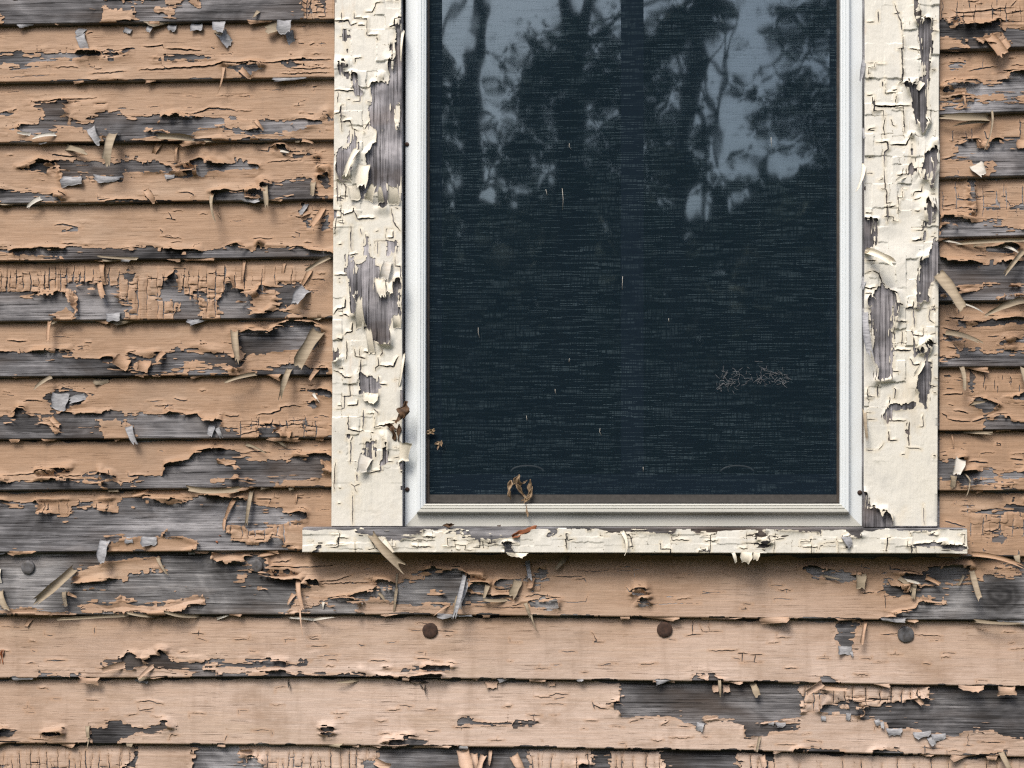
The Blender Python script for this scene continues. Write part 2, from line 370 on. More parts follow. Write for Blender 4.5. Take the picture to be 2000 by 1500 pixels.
FLAKE_LOG = []
def film(parent, Xe, Ye, Xp, Yp, dep, ops, cracks, seed, mat, vertical=False, lift=1.0, thick=0.7, puffs=(), cells=(), rim=None, jag=1.0, big='paint_film', min_area=90, step=1.5, edgemat=None):
    rs = np.random.RandomState(seed)
    n = lambda sx, sy, k: vnoise(Xe / sx + 31.7 * k, Ye / sy + 17.3 * k, seed * 13 + k) - 0.5
    a, b = (1, 0.5) if not vertical else (0.5, 1)
    Xw = Xe + 9 * n(38 * a, 38 * b, 1) + 2.2 * n(13 * a, 13 * b, 2)
    Yw = Ye + 7 * n(46 * a, 46 * b, 3) + 2.2 * n(15 * a, 15 * b, 4)
    f = np.full(Xe.shape, 60.0)
    def window(x0, y0, x1, y1, mg):
        m = (Xw > x0 - mg) & (Xw < x1 + mg) & (Yw > y0 - mg) & (Yw < y1 + mg)
        ii = np.flatnonzero(m.any(1)); jj = np.flatnonzero(m.any(0))
        if len(ii) == 0 or len(jj) == 0: return None
        return slice(ii[0], ii[-1] + 1), slice(jj[0], jj[-1] + 1)
    for op, poly in ops:
        P = np.asarray(poly, float); w = window(P[:, 0].min(), P[:, 1].min(), P[:, 0].max(), P[:, 1].max(), 45)
        if w is None: continue
        s = sdf_poly(Xw[w], Yw[w], P)
        f[w] = np.minimum(f[w], -s) if op == '-' else np.maximum(f[w], s)
    # broken, stepped edges: runs along the grain with small jumps across it
    U, V = (Xe, Ye) if not vertical else (Ye, Xe)
    k1 = np.floor(U / 19 + 2.3 * vnoise(U / 60, V / 45, seed + 5)); k2 = np.floor(U / 6.5 + 1.7 * vnoise(U / 30, V / 20, seed + 6)); k3 = np.floor(V / 4.2 + 1.5 * vnoise(U / 45, V / 30, seed + 7))
    stp = 5.0 * (hsh(k1, np.floor(V / 38), seed + 8) - 0.5) + 4.2 * (hsh(k2, np.floor(V / 26), seed + 9) - 0.5) + 8.0 * (hsh(k3, np.floor(U / 40), seed + 10) - 0.5)
    fc = np.full(Xe.shape, 60.0); clift = np.zeros(Xe.shape)
    for (pts, wd, up) in cracks:
        P = np.asarray(pts, float); mg = 16
        ii = (Xe > P[:, 0].min() - mg) & (Xe < P[:, 0].max() + mg) & (Ye > P[:, 1].min() - mg) & (Ye < P[:, 1].max() + mg)
        r = np.flatnonzero(ii.any(1)); c = np.flatnonzero(ii.any(0))
        if len(r) == 0 or len(c) == 0: continue
        w = (slice(r[0], r[-1] + 1), slice(c[0], c[-1] + 1))
        X2 = Xe[w] + 2.2 * (vnoise(Xe[w] / 6, Ye[w] / 6, seed + 21) - 0.5); Y2 = Ye[w] + 2.2 * (vnoise(Xe[w] / 6, Ye[w] / 6, seed + 22) - 0.5)
        d, t, sd = dist_line(X2, Y2, P)
        q = d - 0.5 * wd * np.power(np.clip(np.sin(np.pi * np.clip(t, 0.02, 0.98)), 0, 1), 0.4)
        fc[w] = np.minimum(fc[w], q)
        if up: clift[w] = np.maximum(clift[w], abs(up) * np.clip(1 - d / 8, 0, 1) ** 1.5 * (sd * np.sign(up) < 0) * np.sin(np.pi * np.clip(t, 0, 1)) ** 0.5)
    cut = np.minimum(f + jag * stp * np.clip(1.3 - np.abs(f) / 25, 0, 1), fc)
    # slivers that stayed on the wood beside the tears, and thin losses in the paint next to them
    su, sv = (26, 3.2) if not vertical else (3.2, 26)
    sl = 0.65 * vnoise(Xe / su, Ye / sv, seed + 51) + 0.35 * vnoise(Xe / (su * .4), Ye / (sv * .6), seed + 52)
    near = sstep(0.45, 0.62, vnoise(Xe / 70, Ye / 40, seed + 53))
    cut = np.where((f < 2) & (f > -26), np.maximum(cut, (sl - 0.66 - 0.010 * np.clip(-f, 0, 30) - 0.12 * (1 - near)) * 14), cut)
    ls = 0.65 * vnoise(Xe / su, Ye / sv, seed + 54) + 0.35 * vnoise(Xe / (su * .4), Ye / (sv * .6), seed + 55)
    cut = np.where((f > 0) & (f < 22), np.minimum(cut, (ls - 0.20 - 0.10 * near + 0.012 * f) * 14), cut)
    if rim is not None:        # bare along the top, drawing the laps' shadow line; lower edge worn in places
        dt, db = rim
        cut = np.minimum(cut, dt - 1.5 - 6.5 * vnoise(Xe / 34, Xe * 0, seed + 61) ** 2 - 2.0 * hsh(np.floor(Xe / 9), 0, seed + 62))
        cut = np.minimum(cut, db - 7.0 * (vnoise(Xe / 27, Xe * 0, seed + 63) - 0.55) - 2.2 * (hsh(np.floor(Xe / 8), 0, seed + 64) - 0.4))
    # broken plates: every cell sits a little higher or lower and tilts on its own
    hc = np.zeros(Xe.shape)
    for (cx0, cy0, cx1, cy1, mw, mh, camp, cprob, reach) in cells:
        ids, pr = rect_cells(rs, cx0, cy0, cx1, cy1, mw, mh)
        Xq = Xe + 3.0 * (vnoise(Xe / 7, Ye / 7, seed + 71) - 0.5); Yq = Ye + 3.0 * (vnoise(Xe / 7, Ye / 7, seed + 72) - 0.5)
        ix = np.clip((Xq - cx0).astype(int), 0, ids.shape[1] - 1); iy = np.clip((Yq - cy0).astype(int), 0, ids.shape[0] - 1)
        ok = (Xe > cx0) & (Xe < cx1) & (Ye > cy0) & (Ye < cy1) & (f < reach)
        cid = ids[iy, ix]; P_ = pr[cid]
        hh_ = camp * (P_[..., 2] + P_[..., 3] * (Xq - P_[..., 0]) / (mw * 2) + P_[..., 4] * (Yq - P_[..., 1]) / (mh * 2))
        fade = 1.0 if reach > 90 else sstep(reach, reach * 0.35, f)
        if vertical: fade = fade * (0.12 + 0.88 * sstep(1000 if cx0 < 1000 else 880, 700, Ye + 90 * (vnoise(Xe / 60, Ye / 60, seed + 75) - 0.5))) * sstep(0.22, 0.6, vnoise(Xe / 55, Ye / 90, seed + 76))
        hc = np.where(ok, np.clip(hh_, 0, 3.2) * fade, hc)
        bd = np.zeros(Xe.shape, bool)
        bd[:, 1:] |= cid[:, 1:] != cid[:, :-1]; bd[1:, :] |= cid[1:, :] != cid[:-1, :]
        bd &= ok & (fade > 0.25) & (hsh(np.floor(Xe / 17), np.floor(Ye / 17), seed + 73) < cprob)
        cut = np.where(bd, np.minimum(cut, -0.4), cut)
    dall = np.clip(np.minimum(f, fc), 0, 60); cellmask = hc > 0
    # lift of the loosened margins
    gy = np.gradient(f, axis=0) if not vertical else -np.abs(np.gradient(f, axis=1))
    faces_up = sstep(-0.3, 0.6, gy / step)
    amp = lift * (0.35 + 13.0 * sstep(0.47, 0.82, vnoise(Xe / 42, Ye / 42, seed + 30))) * (1 - 0.7 * faces_up)
    wid = 9 + 17 * vnoise(Xe / 50, Ye / 50, seed + 31)
    h = thick + amp * np.clip(1 - np.clip(f, 0, 60) / wid, 0, 1) ** 2 + clift
    h = h + hc
    for (x0, y0, x1, y1, pf) in puffs:
        m = sstep(x0 - 6, x0 + 6, Xe) * sstep(x1 + 6, x1 - 6, Xe) * sstep(y0 - 6, y0 + 6, Ye) * sstep(y1 + 6, y1 - 6, Ye)
        h = h + m * pf * (1 - np.exp(-dall / 3.5))
    m = cut > 0
    if not m.any(): return
    nv, nu = Xe.shape; N = nv * nu
    base = W(Xp, Yp, dep)
    gyy, gxx = np.gradient(np.clip(f, -5, 30)); gl = np.hypot(gxx, gyy) + 1e-6
    sh = 0.3 * np.clip(h - thick - 0.5, 0, 12) * (f < 25)
    base[..., 0] += sh * gxx / gl * 0.001; base[..., 2] -= sh * gyy / gl * 0.001
    base[..., 1] -= h * 0.001
    lab = label_runs(m)
    # merged blocks in the flat interior
    B = 6; done = np.zeros((nv - 1, nu - 1), bool); bigq = []; bigl = []
    flat = (f > 24) & (fc > 16) & (clift < 1e-6) & (hc == 0)
    for (x0, y0, x1, y1, pf) in puffs: flat &= ~((Xe > x0 - 8) & (Xe < x1 + 8) & (Ye > y0 - 8) & (Ye < y1 + 8))
    for i in range(0, nv - 1 - B, B):
        for j in range(0, nu - 1 - B, B):
            if flat[i:i + B + 1, j:j + B + 1].all() and m[i:i + B + 1, j:j + B + 1].all():
                done[i:i + B, j:j + B] = True; bigq.append((i * nu + j, (i + B) * nu + j, (i + B) * nu + j + B, i * nu + j + B)); bigl.append(lab[i, j])
    mi = m.astype(np.int8)
    code = mi[:-1, :-1] + 2 * mi[:-1, 1:] + 4 * mi[1:, 1:] + 8 * mi[1:, :-1]; code[done] = 0
    nid = np.arange(N).reshape(nv, nu); H0 = N; V0 = N + N
    polys = []; plab = []; sk = []; skl = []
    if bigq: polys.append(np.array(bigq)); plab.append(np.array(bigl))
    for c in range(1, 16):
        I, J = np.nonzero(code == c)
        if len(I) == 0: continue
        corner = [nid[I, J], nid[I, J + 1], nid[I + 1, J + 1], nid[I + 1, J]]
        edge = [H0 + nid[I, J], V0 + nid[I, J + 1], H0 + nid[I + 1, J], V0 + nid[I, J]]
        walk = CASES[c]
        arr = np.stack([corner[k] if t == 'n' else edge[k] for t, k in walk], 1)
        first = next(k for k in range(4) if (c >> k) & 1)
        L = lab.ravel()[corner[first]]
        polys.append(arr[:, ::-1]); plab.append(L)
        q = len(walk)
        for s in range(q):
            if walk[s][0] == 'e' and walk[(s + 1) % q][0] == 'e' and (c >> walk[s][1]) & 1:
                sk.append(np.stack([arr[:, s], arr[:, (s + 1) % q]], 1)); skl.append(L)
    # vertex table
    cu = cut.ravel(); bb = base.reshape(-1, 3); dd = dall.ravel()
    VP = np.zeros((3 * N, 3)); VP[:N] = bb; VD = np.zeros(3 * N); VD[:N] = dd
    for off, st_, ok in ((H0, 1, nid[:, :-1].ravel()), (V0, nu, nid[:-1].ravel())):
        p, q = ok, ok + st_; t = cu[p] / (cu[p] - cu[q] + 1e-12); t = np.clip(np.where((cu[p] > 0) != (cu[q] > 0), t, 0.5), 0.04, 0.96)
        VP[off + p] = bb[p] + (bb[q] - bb[p]) * t[:, None]; VD[off + p] = 0
    px_area = step * step
    alll = np.concatenate([np.full(len(p), 1) * 0 + l for p, l in zip(polys, plab)])
    labs, cnt = np.unique(lab[m], return_counts=True)
    order = [l for l, k in sorted(zip(labs, cnt), key=lambda q: -q[1])]
    area = dict(zip(labs, cnt * px_area))
    skA = np.concatenate(sk) if sk else np.zeros((0, 2), int); skL = np.concatenate(skl) if skl else np.zeros(0, int)
    # wider sheets are films, small ones flakes, crumbs are joined
    groups = [([l], big if area[l] > 4000 else 'paint_flake') for l in order if area[l] > min_area]
    crumbs = [l for l in order if 6 < area[l] <= min_area]
    if crumbs: groups.append((crumbs, 'paint_crumbs'))
    mx = max(labs) + 1
    for ls, nm in groups:
        sel = np.zeros(mx, bool); sel[ls] = True
        loops = []; tot = []
        for p, l in zip(polys, plab):
            k = sel[l]
            if k.any(): loops.append(p[k].ravel()); tot.append(np.full(k.sum(), p.shape[1]))
        ks = sel[skL] if len(skL) else np.zeros(0, bool)
        s2 = skA[ks]; nt = sum(len(t) for t in tot)
        loops = np.concatenate(loops); tot = np.concatenate(tot)
        uniq, inv = np.unique(loops, return_inverse=True)
        vv = VP[uniq]; ed = VD[uniq]; nU = len(uniq)
        if len(s2):
            us, si = np.unique(s2, return_inverse=True); si = si.reshape(s2.shape)
            top = VP[us]; bot = top.copy(); bot[:, 1] += thick * 0.00105; nS = len(us)
            vv = np.concatenate([vv, top, bot]); ed = np.concatenate([ed, np.zeros(2 * nS)])
            q = np.stack([si[:, 0], si[:, 1], si[:, 1] + nS, si[:, 0] + nS], 1) + nU
            inv = np.concatenate([inv.ravel(), q.ravel()]); tot = np.concatenate([tot, np.full(len(q), 4)])
        st = np.concatenate([[0], np.cumsum(tot)[:-1]])
        sm = np.zeros(len(tot), bool); sm[:nt] = True
        mid = np.zeros(len(tot), int)
        o = link_mesh(nm, vv, inv.ravel(), st, tot, [mat], parent, sm, mid, {'edge': ed})
        if nm == 'paint_crumbs': o['kind'] = 'stuff'
        FLAKE_LOG.append((nm, area[ls[0]]))

def rect_cells(rs, x0, y0, x1, y1, mw, mh):
    w, h = int(x1 - x0) + 1, int(y1 - y0) + 1; ids = np.zeros((h, w), np.int32); pr = []
    def rec(a, b, c, d):
        ww, hh = c - a, d - b
        sx, sy = ww / mw, hh / mh
        if (sx < 1.6 and sy < 1.6) or (max(sx, sy) < 3.0 and rs.rand() < 0.16):
            ids[b:d, a:c] = len(pr); pr.append((x0 + (a + c) / 2, y0 + (b + d) / 2, rs.uniform(0.02, 1) ** 1.6, rs.uniform(-.5, .5), rs.uniform(-.2, .6))); return
        if sx > sy: k = a + int(ww * rs.uniform(0.28, 0.72)); rec(a, b, k, d); rec(k, b, c, d)
        else: k = b + int(hh * rs.uniform(0.28, 0.72)); rec(a, b, c, k); rec(a, k, c, d)
    rec(0, 0, w, h); return ids, np.array(pr)

def slits(rs, x0, y0, x1, y1, n, lmin=14, lmax=55, w=(1.1, 1.9), up=1.0):
    """Short splits of the paint along the grain, some with a tick across."""
    out = []
    for _ in range(n):
        x = rs.uniform(x0, x1); y = rs.uniform(y0, y1); l = rs.uniform(lmin, lmax) * rs.uniform(0.5, 1)
        k = rs.randint(3, 6); xs = np.linspace(x, x + l, k); ys = y + np.cumsum(rs.uniform(-1.6, 1.6, k))
        out.append((list(zip(xs, ys)), rs.uniform(*w), rs.choice([0, 0, up, up * 1.7])))
        if rs.rand() < 0.3:
            q = rs.randint(0, k); hgt = rs.uniform(4, 10) * rs.choice([-1, 1])
            out.append(([(xs[q], ys[q]), (xs[q] + rs.uniform(-2, 2), ys[q] + hgt)], 1.3, 0))
    return out
def vcracks(rs, x0, y0, x1, y1, sx, sy, w=2.1):
    """Alligatored paint: cracks across the board at near-regular spacing, linked by shorter ones."""
    out = []; x = x0; cols = []
    while x < x1:
        a = y0 + rs.uniform(-4, 0.25 * (y1 - y0)); b = y1 - rs.uniform(-6, 0.25 * (y1 - y0))
        pts = [(x + rs.uniform(-2, 2), yy) for yy in np.linspace(a, b, 4)]
        out.append((pts, w * rs.uniform(0.7, 1.25), rs.choice([0, 0, 1.2, -1.2]))); cols.append(x); x += sx * rs.uniform(0.6, 1.5)
    for i in range(len(cols) - 1):
        yy = y0
        while yy < y1:
            yy += sy * rs.uniform(0.6, 1.9)
            if yy < y1 and rs.rand() < 0.5: out.append(([(cols[i], yy), (cols[i + 1], yy + rs.uniform(-2, 2))], w, rs.choice([0, 1.5])))
    return out
def stairs(rs, x0, y0, x1, y1, n):
    """Stepped, right-angled cracks of the thick cream paint, one lip lifted."""
    out = []
    for _ in range(n):
        x = rs.uniform(x0, x1); y = rs.uniform(y0, y1); pts = [(x, y)]; hv = rs.rand() < 0.5; dx = rs.choice([-1, 1])
        for _k in range(rs.randint(1, 5)):
            if hv: x += dx * rs.uniform(6, 24)
            else: y += rs.uniform(7, 34)
            hv = not hv; pts.append((x + rs.uniform(-1, 1), y + rs.uniform(-1, 1)))
        pts = [(min(max(a, x0 - 8), x1 + 8), b) for a, b in pts]
        out.append((pts, rs.uniform(1.2, 2.4), rs.choice([0, 1.5, 3.0, -1.5, -3.0])))
    return out
# ------------------------------------------------------------------ the courses of clapboard: lower edge lines in picture units
XL, XR = -320.0, 2320.0
def line(*pts):
    xs = [p[0] for p in pts]; ys = [p[1] for p in pts]
    def fn(x):
        x = np.asarray(x, float); y = np.interp(x, xs, ys)
        s0 = (ys[1] - ys[0]) / (xs[1] - xs[0]); s1 = (ys[-1] - ys[-2]) / (xs[-1] - xs[-2])
        y = np.where(x < xs[0], ys[0] + (x - xs[0]) * s0, y); return np.where(x > xs[-1], ys[-1] + (x - xs[-1]) * s1, y)
    return fn
LB = [line((0, a), (650, b)) for a, b in ((-190, -203), (-72, -84), (47, 37), (160, 150), (278, 272), (397, 388), (509, 501), (627, 620), (735, 731), (857, 854), (957, 950), (1078, 1074))]
RB = [line((1840, a), (2000, b)) for a, b in ((-155, -164), (-28, -36), (97, 91), (223, 217), (346, 343), (463, 460), (588, 586), (716, 715), (840, 839), (957, 956), (1086, 1086))]
FT = line((0, 1078), (590, 1074), (1890, 1085), (2000, 1086))
FB = [line((0, 1200), (800, 1199), (1200, 1203), (1600, 1208), (2000, 1211)), line((0, 1323), (600, 1321), (1000, 1325), (1500, 1331), (2000, 1340)),
      line((0, 1450), (640, 1454), (1000, 1458), (1500, 1466), (2000, 1477)), line((0, 1578), (1000, 1588), (2000, 1609)), line((0, 1705), (1000, 1716), (2000, 1740))]
BOARDS = []      # (name key, x0, x1, top line, bottom line)
for i in range(1, len(LB)): BOARDS.append(('L%d' % (i - 2), XL, 654.0, LB[i - 1], LB[i]))
for i in range(1, len(RB)): BOARDS.append(('R%d' % (i - 2), 1829.0, XR, RB[i - 1], RB[i]))
tops = [FT] + FB
for i in range(len(FB)): BOARDS.append(('B%d' % (10 + i), XL, XR, tops[i], FB[i]))
for sd, x0, x1, ls in (('L', XL, 654.0, [line((0, a), (650, b)) for a, b in ((-430, -447), (-310, -324))] + [LB[0]]), ('R', 1829.0, XR, [line((1840, a), (2000, b)) for a, b in ((-407, -419), (-281, -291))] + [RB[0]])):
    for i in (1, 2): BOARDS.append((sd + '-%d' % (5 - i), x0, x1, ls[i - 1], ls[i]))
DB, DT = 16.0, 2.5
def board_depth(t): return DB + (DT - DB) * t      # t = 0 at the butt, 1 under the course above

# bare wood (-) and paint left on it (+), per board
OPS = {
'L0': [('-', [(-320,-14),(196,-12),(205,4),(258,5),(262,-3),(292,2),(318,-2),(322,16),(357,17),(361,-2),(372,10),(391,16),(393,-8),(584,-10),(592,18),(586,70),(-320,70)]),
  ('+', [(200,11),(208,16),(240,16),(262,11),(267,24),(266,42),(252,48),(198,48),(196,32)]), ('+', [(297,17),(305,14),(330,16),(340,22),(338,29),(305,30)]), ('+', [(-8,30),(5,33),(7,47),(-8,50)]), ('-', [(618,2),(634,0),(630,14),(622,12)])],
'L1': [('-', [(-320,103),(20,104),(42,99),(46,108),(88,107),(100,106),(125,103),(160,105),(198,103),(195,109),(170,113),(140,115),(125,110),(100,113),(98,119),(60,125),(52,133),(28,128),(-320,126)]),
  ('-', [(200,104),(215,97),(222,103),(252,98),(250,105),(220,111),(205,113)]), ('-', [(305,114),(330,110),(372,109),(404,117),(382,122),(330,119)]), ('-', [(435,128),(476,125),(508,129),(495,136),(492,148),(472,151),(452,136)]),
  ('-', [(190,160),(198,156),(222,158),(222,168),(195,170)]), ('-', [(545,120),(590,118),(600,128),(560,132)])],
'L2': [('-', [(62,200),(82,201),(122,196),(125,202),(150,198),(145,210),(126,230),(150,240),(165,243),(200,222),(218,218),(236,212),(240,222),(262,224),(290,228),(312,226),(315,234),(348,230),(352,232),(400,229),(430,232),(445,236),(455,231),(475,237),(495,235),(510,233),(570,237),(620,233),(640,222),(645,230),(610,246),(550,258),(495,265),(498,274),(430,273),(375,270),(372,277),(330,264),(240,281),(215,281),(200,262),(180,255),(170,248),(112,246),(110,256),(62,262),(30,258),(10,249),(50,243),(75,238),(88,232),(80,218),(66,212)]),
  ('+', [(123,205),(145,200),(185,206),(205,202),(190,215),(165,230),(145,236),(128,240),(125,222)]), ('+', [(112,250),(160,247),(178,258),(182,280),(130,282),(125,265)]), ('+', [(440,236),(500,234),(512,252),(505,260),(440,250)]),
  ('+', [(375,262),(395,250),(430,246),(440,255),(480,258),(493,270),(378,278)]), ('+', [(535,262),(560,255),(620,248),(650,250),(650,276),(575,278),(555,268)]), ('+', [(288,254),(312,249),(322,258),(300,260)]), ('-', [(-320,222),(10,219),(32,216),(10,227),(-320,232)])],
'L3': [('-', [(42,326),(60,322),(78,318),(98,320),(115,316),(148,321),(152,316),(215,320),(240,311),(265,310),(300,320),(304,314),(312,316),(345,325),(360,324),(366,325),(388,318),(390,322),(398,325),(410,320),(420,325),(455,324),(458,310),(475,315),(490,322),(505,328),(490,331),(475,326),(455,330),(445,339),(415,335),(405,335),(398,345),(380,343),(345,344),(330,346),(322,341),(315,334),(240,334),(238,351),(185,345),(165,345),(120,351),(122,330),(95,328),(92,340),(66,336),(60,330)]),
  ('+', [(335,327),(388,327),(390,338),(345,341),(334,334)]), ('-', [(-320,372),(24,369),(70,373),(85,380),(120,384),(118,390),(80,391),(50,400),(-320,400)]),
  ('-', [(415,378),(445,374),(512,376),(516,362),(560,358),(565,353),(595,350),(608,356),(618,384),(640,386),(640,396),(560,398),(520,398),(490,398),(440,398),(420,398)]), ('+', [(472,388),(485,377),(512,386),(520,400),(495,400)]),
  ('-', [(540,290),(555,288),(560,295),(590,292),(615,308),(610,312),(605,300),(575,312),(565,305)]), ('-', [(630,330),(641,328),(642,346),(634,344)]), ('-', [(626,350),(643,352),(642,370),(632,366)]), ('-', [(280,372),(287,371),(300,390),(310,398),(288,398),(284,385)])],
'L4': [('-', [(-320,486),(15,485),(30,490),(80,489),(140,485),(155,482),(172,484),(195,487),(240,484),(300,484),(312,488),(365,491),(390,491),(440,484),(462,480),(470,488),(500,490),(508,476),(512,488),(550,486),(590,488),(605,494),(648,500),(648,512),(-320,516)]), ('+', [(-320,494),(35,495),(110,500),(126,508),(122,516),(-320,518)]),
  ('-', [(122,452),(140,446),(160,443),(147,453),(128,454)]), ('-', [(590,400),(600,403),(598,412),(585,424),(580,425),(592,406)]), ('-', [(597,428),(611,426),(605,444),(594,442)]), ('-', [(636,418),(643,410),(645,440),(628,451),(625,438)])],
'L5': [('-', [(-320,572),(55,570),(80,577),(110,580),(114,574),(132,576),(134,556),(190,555),(207,554),(230,553),(231,590),(258,586),(258,602),(243,608),(241,635),(-320,638)]), ('+', [(128,570),(138,566),(148,570),(152,585),(160,600),(158,611),(148,614),(138,604),(134,585)]), ('+', [(100,618),(112,608),(125,600),(140,605),(150,614),(150,632),(115,632)]), ('-', [(248,535),(261,535),(261,553),(248,553)]),
  ('-', [(310,570),(318,552),(330,548),(346,530),(350,566),(382,572),(405,576),(438,574),(446,548),(450,570),(480,573),(502,571),(512,563),(530,564),(545,550),(566,556),(597,563),(594,580),(575,590),(556,604),(545,608),(570,612),(550,632),(350,634),(345,620),(350,585),(345,580),(330,590),(310,584)]),
  ('+', [(374,573),(385,573),(395,584),(405,578),(428,578),(428,600),(434,606),(437,630),(392,630),(395,608),(385,598),(375,590)]), ('+', [(487,604),(498,580),(512,568),(530,566),(543,580),(542,600),(530,608),(518,618),(500,615)]), ('+', [(337,585),(350,582),(354,605),(345,618),(336,610)])],
'L6': [('-', [(-320,690),(17,686),(50,691),(70,688),(140,688),(147,698),(170,700),(215,702),(217,714),(238,714),(254,695),(260,700),(287,700),(300,696),(318,692),(330,690),(345,684),(385,682),(395,687),(440,691),(460,696),(465,712),(472,700),(478,688),(472,670),(458,648),(480,646),(530,650),(532,644),(545,640),(562,631),(580,634),(610,636),(622,642),(626,646),(618,680),(590,690),(583,682),(500,692),(490,695),(495,705),(510,722),(490,724),(462,720),(430,722),(440,742),(-320,744)]),
  ('+', [(255,718),(258,730),(290,733),(330,728),(368,722),(366,733),(340,742),(262,742)]), ('+', [(263,714),(295,708),(294,727),(265,728)]), ('+', [(357,718),(380,710),(410,713),(440,708),(462,716),(455,722),(400,724)]), ('+', [(490,694),(520,690),(580,688),(584,708),(540,714),(500,724),(462,720),(470,712)]), ('-', [(500,724),(580,712),(612,722),(640,722),(640,740),(500,742)])],
'L7': [('-', [(95,766),(112,758),(168,758),(170,766),(185,772),(175,778),(168,785),(138,790),(136,800),(105,798),(100,785),(88,785),(90,770)]),
  ('-', [(-320,808),(20,810),(38,800),(45,800),(50,808),(75,808),(100,805),(118,808),(120,805),(150,815),(160,812),(185,810),(190,813),(210,808),(265,812),(275,806),(305,811),(320,810),(325,800),(330,808),(365,818),(387,812),(392,818),(400,822),(430,822),(437,812),(440,832),(465,838),(470,850),(495,864),(-320,866)]),
  ('+', [(75,812),(95,812),(100,818),(110,830),(118,838),(112,842),(100,832),(80,822)]), ('+', [(188,820),(205,818),(225,815),(255,830),(262,838),(268,864),(240,864),(205,855),(200,845)]), ('-', [(510,841),(518,837),(536,838),(537,848),(553,853),(555,864),(510,864)]), ('-', [(594,783),(612,785),(610,793),(598,791)]), ('-', [(585,765),(632,761),(646,769),(646,776),(618,769)])],
'L8': [('-', [(325,918),(328,908),(372,900),(388,885),(410,880),(440,878),(455,880),(472,890),(500,900),(518,904),(525,897),(566,898),(570,886),(585,892),(610,894),(647,893),(647,903),(626,902),(630,920),(642,925),(610,935),(560,938),(535,942),(540,962),(480,966),(240,966),(235,946),(285,935),(287,930),(310,930),(320,925)]), ('+', [(421,900),(440,898),(470,902),(472,910),(440,911)]), ('+', [(412,938),(460,935),(495,935),(490,940),(440,943)]),
  ('-', [(165,932),(172,926),(190,922),(195,928),(212,932),(235,946),(240,966),(-320,968),(-320,941),(20,941),(30,937),(90,938),(118,939),(140,941),(165,938),(205,945),(208,941),(175,938)]), ('-', [(70,923),(115,921),(140,919),(110,926),(75,929)])],
'L9': [('-', [(-320,982),(35,984),(65,980),(240,980),(300,976),(362,980),(366,972),(420,970),(455,975),(492,976),(500,980),(520,990),(548,998),(556,1006),(565,1008),(592,1004),(592,1012),(550,1018),(510,1022),(505,1036),(490,1040),(450,1025),(450,1045),(465,1052),(490,1052),(495,1064),(530,1062),(535,1050),(548,1055),(553,1068),(585,1070),(585,1086),(-320,1090)]),
  ('+', [(66,974),(168,972),(142,992),(138,1002),(110,1008),(75,1005)]), ('+', [(170,990),(180,974),(232,974),(230,996),(180,993)]), ('+', [(312,1048),(328,1036),(330,1048),(318,1050)]), ('+', [(210,1060),(220,1055),(255,1050),(310,1048),(365,1050),(392,1060),(388,1075),(340,1086),(205,1086)]), ('+', [(448,1022),(490,1034),(530,1036),(532,1055),(495,1062),(460,1052),(446,1042)]), ('-', [(508,1036),(560,1022),(592,1012),(560,1014),(512,1022)])],
'B10': [('-', [(-320,1066),(420,1066),(412,1096),(424,1101),(485,1098),(520,1108),(566,1110),(572,1118),(505,1122),(518,1129),(585,1133),(586,1142),(620,1138),(578,1150),(580,1168),(645,1170),(690,1175),(690,1182),(560,1190),(550,1212),(-320,1214)]),
  ('+', [(168,1104),(200,1100),(300,1090),(308,1088),(330,1118),(305,1116),(250,1122),(248,1133),(200,1137),(140,1141),(150,1112)]), ('+', [(-320,1190),(15,1188),(70,1186),(75,1190),(160,1195),(160,1210),(-320,1212)]), ('+', [(155,1192),(165,1182),(225,1176),(235,1164),(242,1172),(270,1180),(330,1176),(360,1168),(400,1164),(402,1182),(350,1191),(290,1197),(230,1197)]), ('+', [(462,1121),(478,1121),(486,1131),(466,1131)]), ('+', [(506,1147),(525,1147),(524,1153),(506,1153)]), ('+', [(590,1165),(640,1172),(625,1186),(590,1200),(560,1194)]), ('-', [(485,1090),(502,1084),(520,1092),(524,1106),(516,1122),(500,1126),(484,1118)]),
  ('-', [(760,1140),(800,1128),(845,1111),(895,1111),(906,1120),(906,1150),(895,1155),(920,1160),(1000,1165),(1000,1171),(960,1171),(945,1179),(880,1181),(800,1181),(780,1176),(800,1165),(790,1150),(770,1150)]), ('-', [(919,1142),(935,1139),(956,1139),(946,1156),(919,1154)]), ('-', [(974,1140),(980,1131),(1014,1131),(1002,1159),(980,1153)]), ('-', [(1018,1176),(1030,1171),(1090,1170),(1087,1185),(1060,1191),(1040,1189)]), ('-', [(912,1124),(941,1123),(941,1129),(915,1129)]), ('-', [(1025,1122),(1035,1123),(1060,1110),(1075,1110),(1072,1125),(1056,1135),(1053,1145),(1040,1140),(1035,1132),(1026,1134)]),
  ('-', [(625,1178),(685,1177),(706,1180),(698,1195),(690,1212),(560,1212),(590,1195),(640,1182)]), ('-', [(685,1165),(740,1156),(802,1148),(802,1166),(765,1171),(720,1170)]), ('-', [(715,1130),(780,1136),(802,1130),(802,1140),(745,1146)]), ('+', [(800,1123),(826,1121),(826,1131),(800,1132)]), ('+', [(832,1157),(845,1154),(868,1160),(860,1163),(834,1162)]),
  ('-', [(1565,1111),(1600,1113),(1650,1117),(1682,1119),(1673,1134),(1640,1133),(1600,1125)]), ('-', [(1722,1130),(1735,1142),(1760,1150),(1765,1146),(1778,1146),(1770,1160),(1742,1165),(1728,1153)]), ('-', [(1745,1119),(1790,1122),(1815,1120),(1812,1109),(1892,1109),(1902,1112),(1890,1127),(1920,1132),(1900,1139),(1840,1143),(1790,1143),(1770,1130)]),
